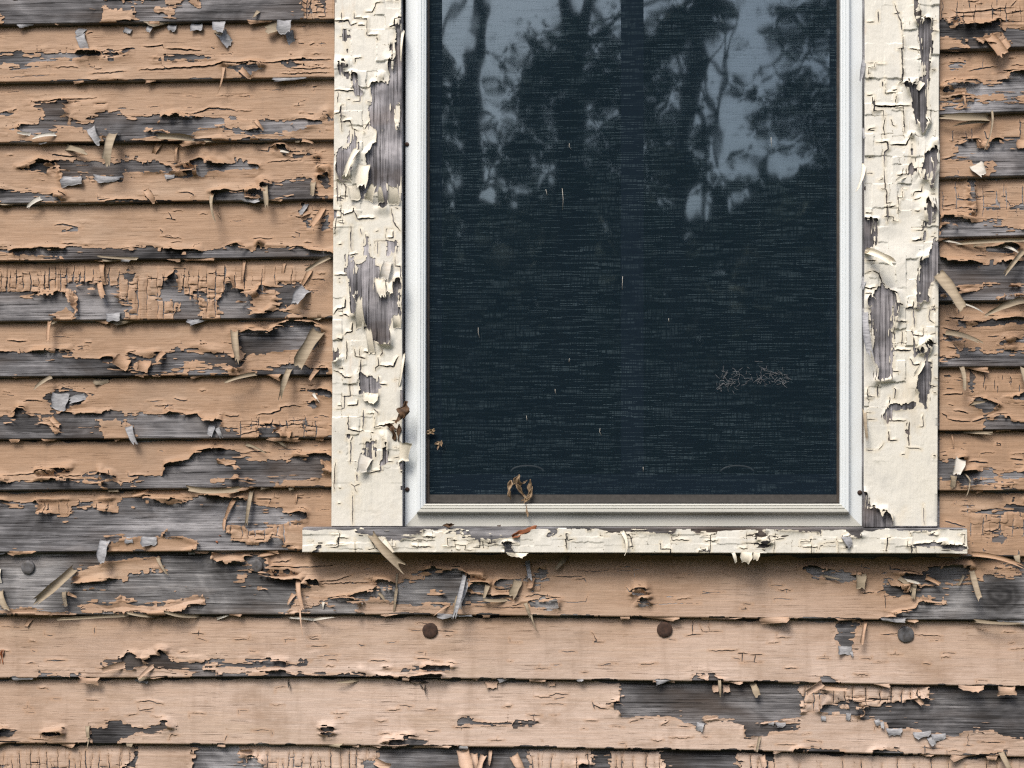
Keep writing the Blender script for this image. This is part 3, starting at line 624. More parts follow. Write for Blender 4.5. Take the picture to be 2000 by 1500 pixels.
  ('-', [(1785,1142),(1840,1142),(1925,1134),(1920,1124),(1990,1124),(1992,1117),(1975,1107),(1945,1110),(1985,1096),(2320,1090),(2320,1225),(1690,1222),(1750,1206),(1740,1196),(1790,1192),(1795,1180),(1848,1176),(1848,1170),(1800,1168),(1775,1160),(1780,1148)]), ('-', [(1240,1147),(1262,1148),(1262,1156),(1235,1159)]), ('-', [(1252,1170),(1265,1169),(1262,1181),(1252,1181)])],
'B11': [('-', [(200,1298),(205,1286),(220,1290),(246,1287),(250,1278),(262,1280),(275,1287),(310,1284),(312,1275),(324,1276),(326,1281),(350,1290),(400,1290),(428,1287),(412,1300),(402,1298),(400,1305),(420,1310),(425,1316),(350,1310),(300,1308),(285,1300),(262,1298),(258,1305),(245,1306),(215,1302)]), ('-', [(428,1287),(520,1288),(530,1294),(580,1297),(587,1289),(608,1288),(595,1299),(520,1301),(515,1305),(425,1299)]), ('-', [(752,1303),(800,1301),(882,1305),(850,1309),(800,1308)]),
  ('-', [(76,1316),(110,1315),(112,1332),(78,1332)]), ('-', [(135,1316),(158,1315),(158,1332),(137,1332)]), ('-', [(365,1318),(395,1309),(430,1319),(490,1317),(600,1317),(700,1318),(860,1320),(860,1332),(365,1332)]), ('-', [(1634,1210),(1682,1212),(1672,1240),(1668,1252),(1663,1270),(1640,1268),(1633,1250),(1640,1240)]), ('-', [(1352,1326),(1355,1318),(1375,1318),(1377,1340),(1352,1340)]), ('-', [(1385,1319),(1402,1319),(1414,1328),(1412,1340),(1385,1340)]), ('-', [(1600,1326),(1615,1324),(1640,1332),(1625,1345),(1600,1340)])],
'B12': [('-', [(175,1422),(190,1418),(217,1408),(240,1413),(262,1420),(290,1422),(310,1420),(318,1409),(325,1411),(333,1422),(300,1429),(262,1431),(235,1440),(222,1460),(178,1460)]), ('-', [(-320,1426),(28,1425),(25,1434),(-320,1436)]), ('-', [(90,1430),(120,1425),(122,1432),(100,1437)]), ('-', [(752,1448),(790,1445),(800,1443),(832,1447),(800,1451),(760,1451)]), ('-', [(632,1421),(650,1421),(644,1427),(650,1433),(632,1434),(638,1427)]), ('-', [(895,1415),(905,1406),(940,1407),(955,1412),(1000,1412),(1050,1411),(1040,1416),(900,1418)]),
  ('-', [(1213,1340),(1215,1322),(1300,1322),(1560,1322),(1560,1352),(1562,1400),(1540,1402),(1515,1412),(1500,1410),(1480,1408),(1475,1412),(1450,1412),(1430,1404),(1405,1403),(1380,1402),(1372,1414),(1358,1418),(1345,1410),(1320,1404),(1250,1401),(1215,1396),(1212,1384),(1190,1383),(1185,1378),(1213,1372)]), ('-', [(1453,1420),(1465,1417),(1500,1414),(1560,1411),(1557,1426),(1500,1433),(1452,1439)]), ('+', [(1373,1400),(1405,1397),(1407,1404),(1373,1406)]),
  ('-', [(1603,1388),(1610,1376),(1640,1372),(1650,1375),(1700,1378),(1720,1380),(1765,1368),(1790,1362),(1815,1365),(1818,1330),(1900,1330),(2320,1330),(2320,1446),(1990,1440),(1960,1434),(1950,1427),(1885,1428),(1870,1436),(1820,1432),(1780,1424),(1740,1422),(1720,1405),(1690,1398),(1640,1390),(1625,1396)]), ('+', [(1642,1376),(1656,1377),(1656,1388),(1641,1387)]), ('+', [(1667,1377),(1690,1377),(1690,1388),(1668,1387)]), ('+', [(1675,1391),(1688,1391),(1688,1401),(1676,1401)]),
  ('-', [(1550,1466),(1575,1460),(1650,1467),(1650,1485),(1540,1485)]), ('-', [(1708,1470),(1715,1464),(1745,1463),(1762,1470),(1755,1485),(1710,1485)]), ('-', [(1922,1472),(1960,1467),(1962,1490),(1925,1490)])],
'B13': [('-', [(378,1440),(470,1440),(474,1486),(510,1488),(515,1498),(530,1530),(510,1598),(378,1598),(380,1480)]), ('-', [(745,1440),(1035,1440),(1030,1480),(1036,1500),(1020,1598),(760,1598),(712,1505),(710,1488),(735,1482)]), ('-', [(1158,1440),(1187,1440),(1188,1600),(1150,1600),(1130,1492),(1155,1492)]), ('-', [(1298,1440),(1440,1440),(1443,1600),(1290,1600),(1296,1490)]), ('-', [(1492,1440),(1506,1440),(1506,1530),(1494,1530)]), ('-', [(266,1450),(273,1450),(268,1485),(250,1497),(200,1500),(200,1590),(268,1598)])],
'R0': [('-', [(1829,42),(1857,40),(1866,37),(1857,47),(1860,51),(1880,52),(1935,48),(1950,44),(1951,58),(1962,60),(1985,58),(2000,55),(2320,55),(2320,100),(1975,102),(1960,75),(1958,65),(1945,64),(1900,72),(1898,77),(1870,77),(1850,75),(1829,77)]), ('-', [(1868,82),(1880,78),(1905,80),(1925,88),(1970,92),(1960,106),(1900,106),(1880,90)]), ('+', [(1900,75),(1920,68),(1950,62),(1960,72),(1940,80),(1915,88)])],
'R1': [('-', [(1850,124),(1883,125),(1878,132),(1856,136),(1848,130)]), ('-', [(1841,171),(1860,166),(1900,162),(1905,158),(1970,160),(1973,143),(2320,146),(2320,181),(1950,183),(1900,186),(1880,181),(1840,181)]), ('-', [(1829,197),(1870,194),(1895,197),(1936,198),(1970,194),(2320,191),(2320,230),(1829,232),(1829,212),(1845,214),(1880,209),(1885,203),(1860,204),(1829,206)])],
'R2': [('-', [(1861,276),(1886,273),(1905,275),(1910,286),(1930,288),(1935,276),(1985,272),(1985,284),(2000,287),(2320,280),(2320,352),(1955,352),(1928,350),(1940,330),(1942,322),(1938,318),(1927,322),(1928,335),(1905,320),(1885,312),(1860,314),(1858,308),(1862,300)])],
'R3': [('-', [(1895,340),(1901,350),(1902,420),(1898,420),(1896,380)]), ('-', [(1829,426),(1850,428),(1880,426),(1905,428),(1935,430),(1955,435),(1960,440),(1975,446),(2000,450),(2320,445),(2320,470),(1829,472),(1845,450),(1870,440),(1829,434)]), ('-', [(1972,405),(1996,399),(1998,406),(1972,409)]), ('-', [(1925,401),(1946,399),(1946,403),(1926,405)])],
'R4': [('-', [(1930,484),(1965,481),(1982,488),(1960,494),(1935,489)]), ('-', [(1829,513),(1870,514),(1910,516),(1950,508),(1957,510),(2000,506),(2320,505),(2320,596),(1829,598),(1829,560)]), ('+', [(1868,562),(1900,557),(1960,555),(2000,554),(2320,555),(2320,560),(1940,562),(1914,564),(1910,571),(1880,572)]), ('+', [(1950,583),(2000,572),(2320,570),(2320,578),(1990,582)])],
'R5': [('-', [(1876,632),(1895,630),(1950,625),(1985,622),(2320,622),(2320,635),(1975,636),(1930,639),(1880,637)]), ('-', [(1845,650),(1860,652),(1880,660),(1907,665),(1870,668),(1852,661)]), ('-', [(1950,668),(2000,661),(2320,663),(2320,669),(1960,671)]), ('-', [(1829,696),(1870,695),(1868,684),(1915,684),(1920,688),(1945,690),(1972,684),(1985,682),(2320,682),(2320,726),(1829,728)])],
'R6': [('-', [(1893,720),(1899,720),(1898,760),(1894,758)]), ('-', [(1970,775),(2000,770),(2320,770),(2320,785),(1985,782)]), ('-', [(1905,782),(1923,780),(1930,788),(1947,793),(1935,800),(1925,809),(1918,800)]), ('-', [(1925,815),(1960,818),(1985,826),(2320,827),(2320,850),(1922,850),(1920,825)])],
'R7': [('-', [(1829,902),(1862,896),(1880,896),(1872,908),(1862,922),(1870,930),(1895,922),(1920,916),(1955,918),(2320,919),(2320,931),(1970,934),(1900,935),(1890,939),(1945,941),(1985,941),(1970,950),(1910,946),(1875,950),(1868,935),(1829,935)])],
'R8': [('-', [(1952,990),(1975,985),(1978,977),(1983,977),(1985,985),(2320,985),(2320,993),(1960,999),(1955,1006),(1935,1006),(1930,1001),(1895,1004),(1900,998),(1925,998),(1935,1000)]), ('-', [(1936,1040),(1950,1040),(1962,1048),(1966,1058),(1955,1066),(1938,1063)])],
}
# single cracks: points, width, lift of the lip
CRK = {
'L0': [([(600,-5),(606,20),(600,36)],2,2), ([(590,26),(640,24)],2,2), ([(612,10),(640,18)],2,2)],
'L1': [([(270,137),(330,134),(400,130),(432,126),(470,125)],3.2,4), ([(500,128),(535,122),(590,118),(650,116)],2.6,3), ([(106,133),(125,131),(155,132)],2.2,2), ([(0,153),(60,149),(110,146)],1.8,0), ([(172,144),(210,143),(250,139)],2,1.5), ([(278,92),(300,92),(318,88),(320,96)],2.2,2), ([(320,96),(360,98),(395,100)],2.4,3), ([(560,132),(600,135),(650,132)],2,2), ([(545,145),(590,143),(650,142)],2,2), ([(158,158),(195,156)],2,2)],
'L2': [([(62,193),(63,200),(90,198),(120,195),(150,194),(189,192),(189,186)],2,2), ([(5,221),(22,219),(34,214)],2.4,3), ([(372,226),(395,218),(410,212),(435,213),(465,217)],2.6,3), ([(185,204),(208,202)],2,1), ([(512,175),(560,177)],1.5,0)],
'L3': [([(95,300),(130,306),(150,306),(152,318)],2.4,2), ([(195,396),(230,391),(262,391),(285,396)],3.4,5), ([(520,318),(560,314),(590,313)],2.2,2), ([(115,372),(118,380),(130,383)],2,2), ([(190,380),(193,390),(215,388)],2,2), ([(500,292),(524,296),(526,288),(552,288)],2.2,2), ([(345,376),(372,376),(378,382),(370,387)],2,2)],
'L4': [([(105,440),(122,438),(132,441),(160,445)],2.6,2), ([(328,414),(333,420),(336,428),(342,430)],2,1), ([(322,427),(335,428),(345,430)],1.8,1), ([(312,447),(318,452),(316,458)],2.2,1), ([(330,474),(356,472)],1.8,1), ([(575,422),(590,426)],2,2)],
'L6': [([(100,658),(125,657),(138,659)],1.6,0), ([(14,665),(35,668),(55,666)],2.4,2), ([(150,678),(160,676),(162,680),(152,684)],2,1), ([(540,712),(560,714),(585,711)],2,2)],
'L7': [([(498,812),(512,808),(530,808),(548,802),(548,796),(575,792),(595,795)],2.6,3), ([(340,778),(352,782),(366,782)],2.6,2), ([(320,800),(330,792),(340,790)],2,1), ([(440,812),(464,814),(468,808)],2.4,2), ([(465,836),(500,830),(545,832),(590,828),(640,838)],2,2), ([(523,825),(524,850)],2,1), ([(595,810),(597,828),(588,834)],2.2,2), ([(470,850),(500,842),(512,838)],2.2,2), ([(45,784),(68,782),(84,784)],2.6,2), ([(165,766),(170,775)],2,1)],
'L8': [([(0,931),(60,926),(75,922),(115,922),(140,920)],2,2), ([(116,932),(140,930),(160,928)],2.2,2), ([(212,918),(216,928)],2,1), ([(250,920),(250,930),(288,929)],2,2), ([(480,884),(510,882),(530,884)],2,2), ([(540,877),(590,878)],1.8,0)],
'L9': [([(88,978),(88,1008)],1.8,1), ([(240,972),(240,980)],1.6,0), ([(500,974),(530,975),(524,990)],2.2,2), ([(520,1016),(560,1004),(595,1002)],2.6,3), ([(566,1008),(567,1028)],2,1), ([(538,1014),(540,1032)],2,1), ([(500,1042),(530,1044)],2,2)],
'B10': [([(530,1098),(560,1097),(570,1092)],2.2,2), ([(515,1110),(600,1108),(660,1103)],2.6,2), ([(620,1136),(660,1133),(690,1122)],2.2,3), ([(600,1141),(680,1139),(740,1136)],2,2), ([(640,1168),(690,1164)],2,2), ([(1090,1175),(1145,1176),(1148,1160)],2,0), ([(1025,1166),(1050,1161),(1080,1166)],2.2,2), ([(1000,1182),(1020,1180)],2.4,2), ([(960,1187),(1030,1186)],2,1), ([(1080,1126),(1110,1126),(1142,1125)],2.2,1), ([(1120,1132),(1142,1130),(1145,1140)],1.8,1), ([(1120,1115),(1170,1116),(1200,1113)],1.6,0), ([(1200,1116),(1240,1113),(1266,1110)],1.5,0), ([(1238,1108),(1240,1135)],1.4,0), ([(1222,1145),(1230,1155),(1240,1152)],2,1), ([(1250,1180),(1370,1178)],1.6,0), ([(1300,1166),(1318,1166)],1.8,0), ([(1730,1130),(1740,1148),(1725,1152),(1710,1158)],2.6,3), ([(1738,1100),(1738,1112),(1760,1112)],2.4,2), ([(1723,1110),(1722,1118)],2,1), ([(1682,1158),(1708,1157)],2.2,2), ([(1727,1156),(1730,1190)],2,1), ([(1740,1112),(1800,1120)],2.2,2)],
'B11': [([(800,1231),(830,1231)],1.8,0), ([(852,1232),(892,1233)],1.8,0), ([(720,1291),(758,1291)],2.2,1), ([(1338,1242),(1352,1240),(1372,1239)],2,1), ([(1353,1212),(1353,1240)],2,0), ([(1366,1218),(1372,1234),(1410,1233)],1.5,0), ([(1385,1218),(1385,1234)],1.5,0), ([(1384,1270),(1398,1272),(1420,1270),(1442,1270)],2.2,1), ([(1440,1276),(1462,1276)],2.2,1), ([(1464,1278),(1490,1278)],2.2,1), ([(1450,1277),(1449,1293)],2.4,0), ([(1475,1279),(1474,1294)],2,0), ([(1430,1284),(1446,1287)],2,0), ([(1445,1294),(1490,1293)],1.4,0), ([(1720,1238),(1740,1239),(1753,1237)],2.2,1), ([(1786,1239),(1810,1241),(1840,1242)],2,1), ([(604,1248),(624,1248)],2.4,1), ([(602,1262),(640,1262)],1.8,0), ([(185,1224),(186,1240)],1.8,0), ([(371,1237),(400,1238)],2,1), ([(388,1230),(388,1243)],1.8,0), ([(100,1290),(130,1289)],1.8,1), ([(1155,1234),(1165,1250),(1160,1254),(1180,1254)],2,1), ([(700,1258),(706,1262),(712,1261)],2,0)],
'B12': [([(265,1371),(290,1369),(320,1376)],2.4,2), ([(270,1378),(272,1388),(300,1383)],2,1), ([(280,1390),(300,1390)],1.8,0), ([(1070,1362),(1085,1355),(1110,1357)],2.4,1), ([(1082,1365),(1105,1362)],2,0), ([(1005,1413),(1020,1412),(1040,1408)],2.4,2), ([(1030,1396),(1058,1397)],1.8,1), ([(1060,1376),(1080,1374),(1104,1377)],1.8,0), ([(1158,1376),(1175,1384),(1186,1384)],2.6,2), ([(1158,1370),(1160,1385)],2.4,1), ([(1290,1417),(1300,1413),(1308,1408)],2.2,2), ([(1325,1418),(1348,1420)],1.8,1), ([(1230,1410),(1248,1406)],2.4,1), ([(830,1428),(858,1428)],2.2,1), ([(835,1386),(852,1386)],2,1), ([(775,1435),(800,1436)],1.8,1), ([(1800,1460),(1840,1462)],2.2,1), ([(1806,1455),(1806,1475)],2.4,0), ([(1848,1464),(1850,1478)],1.8,0), ([(1890,1428),(1890,1455)],1.8,1), ([(1910,1449),(1960,1450)],1.8,1), ([(0,1448),(60,1449)],1.6,0), ([(78,1443),(80,1436)],1.6,0), ([(440,1446),(444,1436)],2,1), ([(330,1446),(334,1435),(350,1436)],2,1)],
'R0': [([(1855,18),(1868,26),(1900,24),(1985,14)],2.4,2), ([(1890,-5),(1896,24)],1.8,0), ([(1866,27),(1866,42)],1.8,0), ([(1937,0),(1937,40)],1.6,0), ([(1947,-10),(1947,15)],1.5,0), ([(1880,26),(1880,50)],1.6,0), ([(1965,27),(1998,22)],2,2), ([(1973,14),(1987,0)],2,1), ([(1940,44),(1972,40)],2.4,3), ([(1900,24),(1902,48)],1.6,0)],
'R1': [([(1853,122),(1884,126)],2.8,2), ([(1888,140),(1905,136),(1930,132),(1950,131)],2.2,2), ([(1958,138),(1975,143),(2000,145)],2.6,3), ([(1862,152),(1866,158),(1845,160)],2.4,2), ([(1919,110),(1919,134)],1.5,0)],
'R2': [([(1922,255),(1926,270),(1934,275)],2.4,2), ([(1898,250),(1898,274)],1.8,0), ([(1992,230),(1992,272)],2.4,2), ([(1886,255),(1886,274)],1.8,0), ([(1861,258),(1861,276)],2,1), ([(1870,330),(1872,340)],1.8,0), ([(1838,311),(1848,312),(1860,308)],2.6,2)],
'R3': [([(1920,375),(1945,374)],2.2,1), ([(1946,372),(1946,402)],2.6,1), ([(1960,350),(1960,390)],1.6,0), ([(1997,360),(1997,405)],2.4,1), ([(1874,407),(1898,406)],2.2,1), ([(1870,388),(1885,391),(1896,387)],2,1), ([(1872,376),(1872,388)],1.5,0), ([(1960,390),(1970,396),(1974,405)],1.8,1)],
'R5': [([(1872,615),(1872,605),(1878,600)],2.4,1), ([(1850,620),(1865,622),(1880,624),(1882,616)],2.4,3), ([(1838,640),(1870,648),(1878,640)],2.4,2), ([(1927,657),(1953,657)],2.2,1), ([(1835,664),(1860,666)],2,1), ([(1848,676),(1870,682),(1862,672)],2.4,2)],
'R6': [([(1840,771),(1852,770),(1880,770),(1880,765)],2.6,3), ([(1862,742),(1880,743)],1.8,0), ([(1848,759),(1866,759)],1.8,0), ([(1850,818),(1870,822),(1895,824)],2.8,3), ([(1862,802),(1880,804),(1892,808)],2.6,3), ([(1892,792),(1905,786),(1918,790)],2.6,3), ([(1925,752),(1925,765)],1.8,0), ([(1948,752),(1948,770)],1.8,0), ([(1838,806),(1848,812),(1850,818)],2.2,2), ([(1898,824),(1925,816)],2.6,3), ([(1990,750),(1990,768)],1.8,0), ([(1958,730),(1958,745)],1.5,0), ([(1972,735),(1972,750)],1.5,0)],
'R7': [([(1885,901),(1905,902),(1932,905)],2.4,3), ([(1840,889),(1850,889)],2.4,1), ([(1972,897),(2000,898)],2.6,2), ([(1980,906),(2000,907)],2,1), ([(1945,866),(1952,866),(1955,870)],1.8,0)],
'R8': [([(1944,994),(1928,1000),(1926,1016)],2.2,1), ([(1990,992),(1994,1010)],1.8,1), ([(1918,1036),(1935,1038),(1950,1034),(1952,1024)],2.2,2), ([(1924,1051),(1934,1051)],1.8,0), ([(1919,1070),(1921,1076),(1927,1075)],2.4,1), ([(1989,1075),(1990,1092),(2000,1096)],3.4,2), ([(1844,1018),(1860,1022),(1885,1029)],3.0,2)],
}
NSL = {'L1': 10, 'L2': 12, 'L3': 16, 'L4': 14, 'L5': 4, 'L6': 12, 'L7': 12, 'L8': 10, 'L9': 3, 'B10': 46, 'B11': 60, 'B12': 56, 'B13': 8, 'R0': 4, 'R1': 6, 'R2': 3, 'R3': 5, 'R4': 8, 'R5': 8, 'R6': 6, 'R7': 8, 'R8': 5}
ALL = {'L0': [(590, -10, 650, 38, 12, 14)], 'L5': [(-40, 518, 240, 575, 13, 26), (232, 520, 440, 625, 14, 22), (440, 520, 600, 575, 26, 40)], 'B13': [(-100, 1462, 268, 1560, 15, 40), (470, 1462, 745, 1560, 14, 30), (1040, 1470, 1160, 1560, 22, 60), (1186, 1470, 1298, 1560, 18, 50), (1440, 1475, 1490, 1560, 18, 60), (1510, 1480, 1990, 1560, 34, 90)],
       'B12': [(1555, 1340, 1815, 1385, 18, 22)], 'R0': [(1840, 0, 2000, 50, 26, 30)], 'R3': [(1840, 350, 2000, 425, 40, 30)], 'R6': [(1900, 730, 2000, 765, 22, 40)], 'R8': [(1895, 998, 2000, 1060, 26, 22)], 'L9': [(60, 975, 365, 1006, 26, 60), (450, 1020, 560, 1062, 16, 22)], 'L7': [(470, 812, 640, 852, 22, 14)]}
PUF = {'L5': [(-320, 545, 600, 635, 2.6)], 'B12': [(1555, 1345, 1815, 1385, 2.4)], 'B13': [(-320, 1470, 2320, 1580, 1.6)], 'L9': [(440, 1005, 600, 1065, 2.5)], 'L2': [(120, 195, 210, 245, 2.2)], 'L0': [(190, -15, 400, 45, 2.4)], 'R8': [(1890, 990, 2000, 1030, 2.0)], 'L7': [(500, 825, 640, 856, 1.6)]}

# ------------------------------------------------------------------ the wall
wall_org = W(1000, 1740, 0); wall_org[1] = 0
wall = empty('clapboard_wall', tuple(wall_org), 'weathered clapboard house wall with tan paint peeling off grey boards', 'wall')
wall['kind'] = 'thing'
rs0 = np.random.RandomState(4)
BOBJ = {}
for bi, (key, x0, x1, top, bot) in enumerate(BOARDS):
    # the wooden board: front slope, butt, thin upper margin tucked under the course above
    xs = np.arange(x0, x1 + 1, 26.0); xs[-1] = x1
    rows = []
    yb = bot(xs); yt = top(xs)
    wav = 0.8 * (vnoise(xs / 90, xs * 0 + bi, 3) - 0.5)
    rows.append(W(xs, yt - 10, DT - 1.2)); rows.append(W(xs, yt, DT)); rows.append(W(xs, 0.5 * (yt + yb), 0.5 * (DT + DB)))
    rows.append(W(xs, yb - 1.2 + wav, DB)); 
    r = W(xs, yb + 0.4 + wav, DB); r[:, 1] += 0.0014; rows.append(r)
    r = r.copy(); r[:, 1] = -0.0005; r[:, 2] -= 0.0012; rows.append(r)
    n = len(xs); v = np.concatenate(rows)
    fc = [(i * n + j, (i + 1) * n + j, (i + 1) * n + j + 1, i * n + j + 1) for i in range(5) for j in range(n - 1)]
    k = len(v)
    v = np.concatenate([v, v[[0 * n, 0 * n + n - 1]] * [1, 0, 1] + [0, 0.0, 0]])
    ends = [tuple([i * n for i in range(6)][::-1] + [k]), tuple([i * n + n - 1 for i in range(6)] + [k + 1])]
    fc += ends
    o = poly_mesh('clapboard', v, fc, M['knot'] if key == 'B10' else M['wood'], wall, False)
    BOBJ[key] = (o, x0, x1, top, bot)
    # its paint
    step = 1.35
    xg = np.arange(max(x0, -320), min(x1, 2320) + 0.1, step)
    if key[0] == 'R': xg = np.arange(x0 + 6, x1, step)
    yt = top(xg); yb = bot(xg)
    nv = int(np.max(yb - yt) / step) + 2
    t = np.linspace(0, 1, nv)[:, None]
    Y = (yt - 3) * (1 - t) + (yb - 0.8) * t; X = np.broadcast_to(xg, Y.shape).copy()
    tt = (yb - Y) / (yb - yt); dep = board_depth(tt)
    wr = [(1.0, 0.4), (2.0, 2.2), (2.4, 6.0)]
    Xe = np.concatenate([X] + [X[-1:]] * len(wr)); Ye = np.concatenate([Y] + [Y[-1:]] * len(wr))
    Yp = np.concatenate([Y] + [Y[-1:] + a for a, _ in wr]); dp = np.concatenate([dep] + [dep[-1:] - b for _, b in wr])
    ops = list(OPS.get(key, [])); rs = np.random.RandomState(100 + bi)
    def patch(cx, cy, w, h):
        k = 9; a = np.linspace(0, 2 * math.pi, k, endpoint=False)
        return [(cx + w * math.cos(q) * rs.uniform(0.6, 1.1), cy + h * math.sin(q) * rs.uniform(0.5, 1.1)) for q in a]
    rngs = [(-320, -40), (2040, 2320)] if key in OPS else [(x0, x1)]
    for a, b in rngs:
        a = max(a, x0); b = min(b, x1)
        if b <= a: continue
        for _ in range(int((b - a) / 80)):
            ops.append(('-', patch(rs.uniform(a, b), float(bot((a + b) / 2)) - rs.uniform(0, 70), rs.uniform(25, 80), rs.uniform(8, 26))))
    cr = list(CRK.get(key, []))
    ym = lambda x: (float(top(x)), float(bot(x)))
    for _ in range(NSL.get(key, 6)):
        x = rs.uniform(max(x0, -40), min(x1, 2040)); a, b = ym(x); cr += slits(rs, x, a + 18, x + 1, b - 6, 1)
    if key[0] == 'L':       # the board ends by the casing are full of splits
        for _ in range(9): a, b = ym(600); cr += slits(rs, 560, a + 15, 625, b - 6, 1, 10, 30)
    if key[0] == 'R':
        for _ in range(5): a, b = ym(1870); cr += slits(rs, 1838, a + 15, 1880, b - 6, 1, 10, 30)
    for q in ALL.get(key, []): cr += vcracks(rs, *q)
    cells = [(x0 - 2, float(min(top(x0), top(x1))) - 6, x1 + 2, float(max(bot(x0), bot(x1))) + 4, 34, 7, 1.0, 0.10, 20)]
    for (a, b, c, d, sx, sy) in ALL.get(key, []): cells.append((a, b, c, d, sx, sy * 0.8, 1.5, 0.55, 99))
    dT = Ye - top(Xe); dB = bot(Xe) - Ye
    film(o, Xe, Ye, np.concatenate([X] + [X[-1:]] * len(wr)), Yp, dp, ops, cr, 200 + bi, M['tan'], puffs=PUF.get(key, ()), cells=cells, rim=(dT, dB), step=step)

# unseen sheathing added behind the boards to stop light leaks, window opening free
s = MB()
for (a, b, c, d) in ((-330, -450, 660, 1760), (1825, -450, 2330, 1760), (660, 1050, 1825, 1760), (660, -330, 1825, -310)): s.pxbox(a, b, c, d, -30, -2)
s.build('sheathing', M['felt'], wall)
# ------------------------------------------------------------------ the window
TOPY = -330.0
win_org = W(1240, 1030, 20)
window = empty('window', tuple(win_org), 'window with peeling cream casing, white aluminium storm frame and dark insect screen', 'window')
window['kind'] = 'thing'
DC = 27.0
CAS = {'l': (lambda y: 655 - 7 * y / 1028.0, lambda y: 784 + 2 * y / 1028.0), 'r': (lambda y: 1689 - 2 * y / 1028.0, lambda y: 1834 - 4 * y / 1028.0)}
OPC = {
'l': [('-', [(800,30),(783,36),(775,75),(764,90),(762,125),(767,148),(762,163),(752,164),(746,150),(744,162),(732,164),(729,200),(724,222),(722,245),(735,262),(738,280),(732,296),(722,306),(720,325),(717,343),(705,348),(702,376),(711,388),(722,377),(743,366),(745,385),(741,405),(752,405),(758,388),(760,369),(782,368),(784,395),(800,395)]), ('+', [(773,208),(783,205),(785,256),(775,256)]),
  ('-', [(690,254),(697,268),(698,288),(695,300),(684,325),(678,342),(668,352),(658,325),(656,306),(664,297),(675,290),(684,270)]), ('-', [(666,107),(671,108),(672,130),(668,143),(680,148),(693,150),(693,170),(700,178),(700,184),(693,184),(689,174),(687,153),(672,148),(664,141)]), ('-', [(673,57),(678,60),(678,100),(672,105)]),
  ('-', [(682,500),(712,505),(718,500),(730,505),(732,515),(745,516),(742,535),(738,545),(742,580),(760,578),(760,560),(772,560),(772,545),(782,545),(784,620),(765,620),(762,640),(759,672),(733,670),(730,688),(726,688),(722,648),(716,640),(704,610),(692,580),(689,580),(690,605),(686,618),(680,575),(678,540)]), ('+', [(692,508),(712,503),(711,516),(700,518),(698,536),(692,536)]), ('+', [(738,540),(750,540),(748,560),(756,555),(758,578),(744,580)]),
  ('-', [(703,730),(716,734),(728,738),(730,750),(739,756),(740,769),(703,769)]), ('-', [(640,690),(660,684),(662,700),(655,708),(640,706)]), ('-', [(707,860),(732,860),(732,895),(722,906),(707,892)]), ('-', [(747,852),(756,862),(755,900),(744,903),(748,880)]), ('-', [(678,848),(688,848),(687,863),(678,860)]), ('-', [(706,480),(716,462),(719,500),(708,502)]), ('-', [(752,470),(770,472),(772,492),(756,496)]), ('-', [(780,905),(790,900),(790,920),(781,922)]), ('-', [(640,415),(660,415),(656,440),(640,450)]), ('-', [(661,655),(664,655),(663,682),(659,682)])],
'r': [('-', [(1786,0),(1791,0),(1793,40),(1798,44),(1815,42),(1820,40),(1819,100),(1813,140),(1813,240),(1802,258),(1796,250),(1790,235),(1785,195),(1774,168),(1782,168),(1791,160),(1801,150),(1804,110),(1799,46),(1789,44),(1786,15)]), ('-', [(1778,268),(1784,285),(1785,335),(1776,341),(1769,336),(1777,325)]), ('-', [(1806,305),(1822,290),(1828,280),(1829,300),(1820,350),(1818,366),(1812,355),(1804,350),(1806,320)]), ('-', [(1806,387),(1813,400),(1822,410),(1815,416),(1813,436),(1806,430)]), ('-', [(1802,438),(1807,460),(1803,473),(1799,470)]),
  ('-', [(1800,510),(1815,500),(1823,470),(1840,468),(1840,520),(1815,555),(1813,590),(1800,585),(1792,600),(1794,548)]), ('-', [(1670,430),(1706,432),(1708,450),(1713,478),(1690,490),(1670,488)]), ('-', [(1713,560),(1724,560),(1746,575),(1746,620),(1744,690),(1738,740),(1712,743),(1710,715),(1702,690),(1704,665),(1709,640),(1700,585)]), ('-', [(1787,656),(1790,690),(1813,664),(1809,690),(1806,702),(1799,692),(1786,700)]), ('-', [(1793,735),(1805,708),(1817,708),(1818,735),(1813,790),(1812,799),(1795,790),(1790,750)]), ('-', [(1727,812),(1735,789),(1795,789),(1790,794),(1738,798),(1733,833)]), ('-', [(1670,1000),(1688,965),(1697,992),(1706,987),(1716,1002),(1722,1012),(1724,998),(1738,1015),(1741,1040),(1670,1040)]), ('-', [(1766,826),(1770,826),(1774,868),(1768,890),(1765,888),(1770,866)])]}
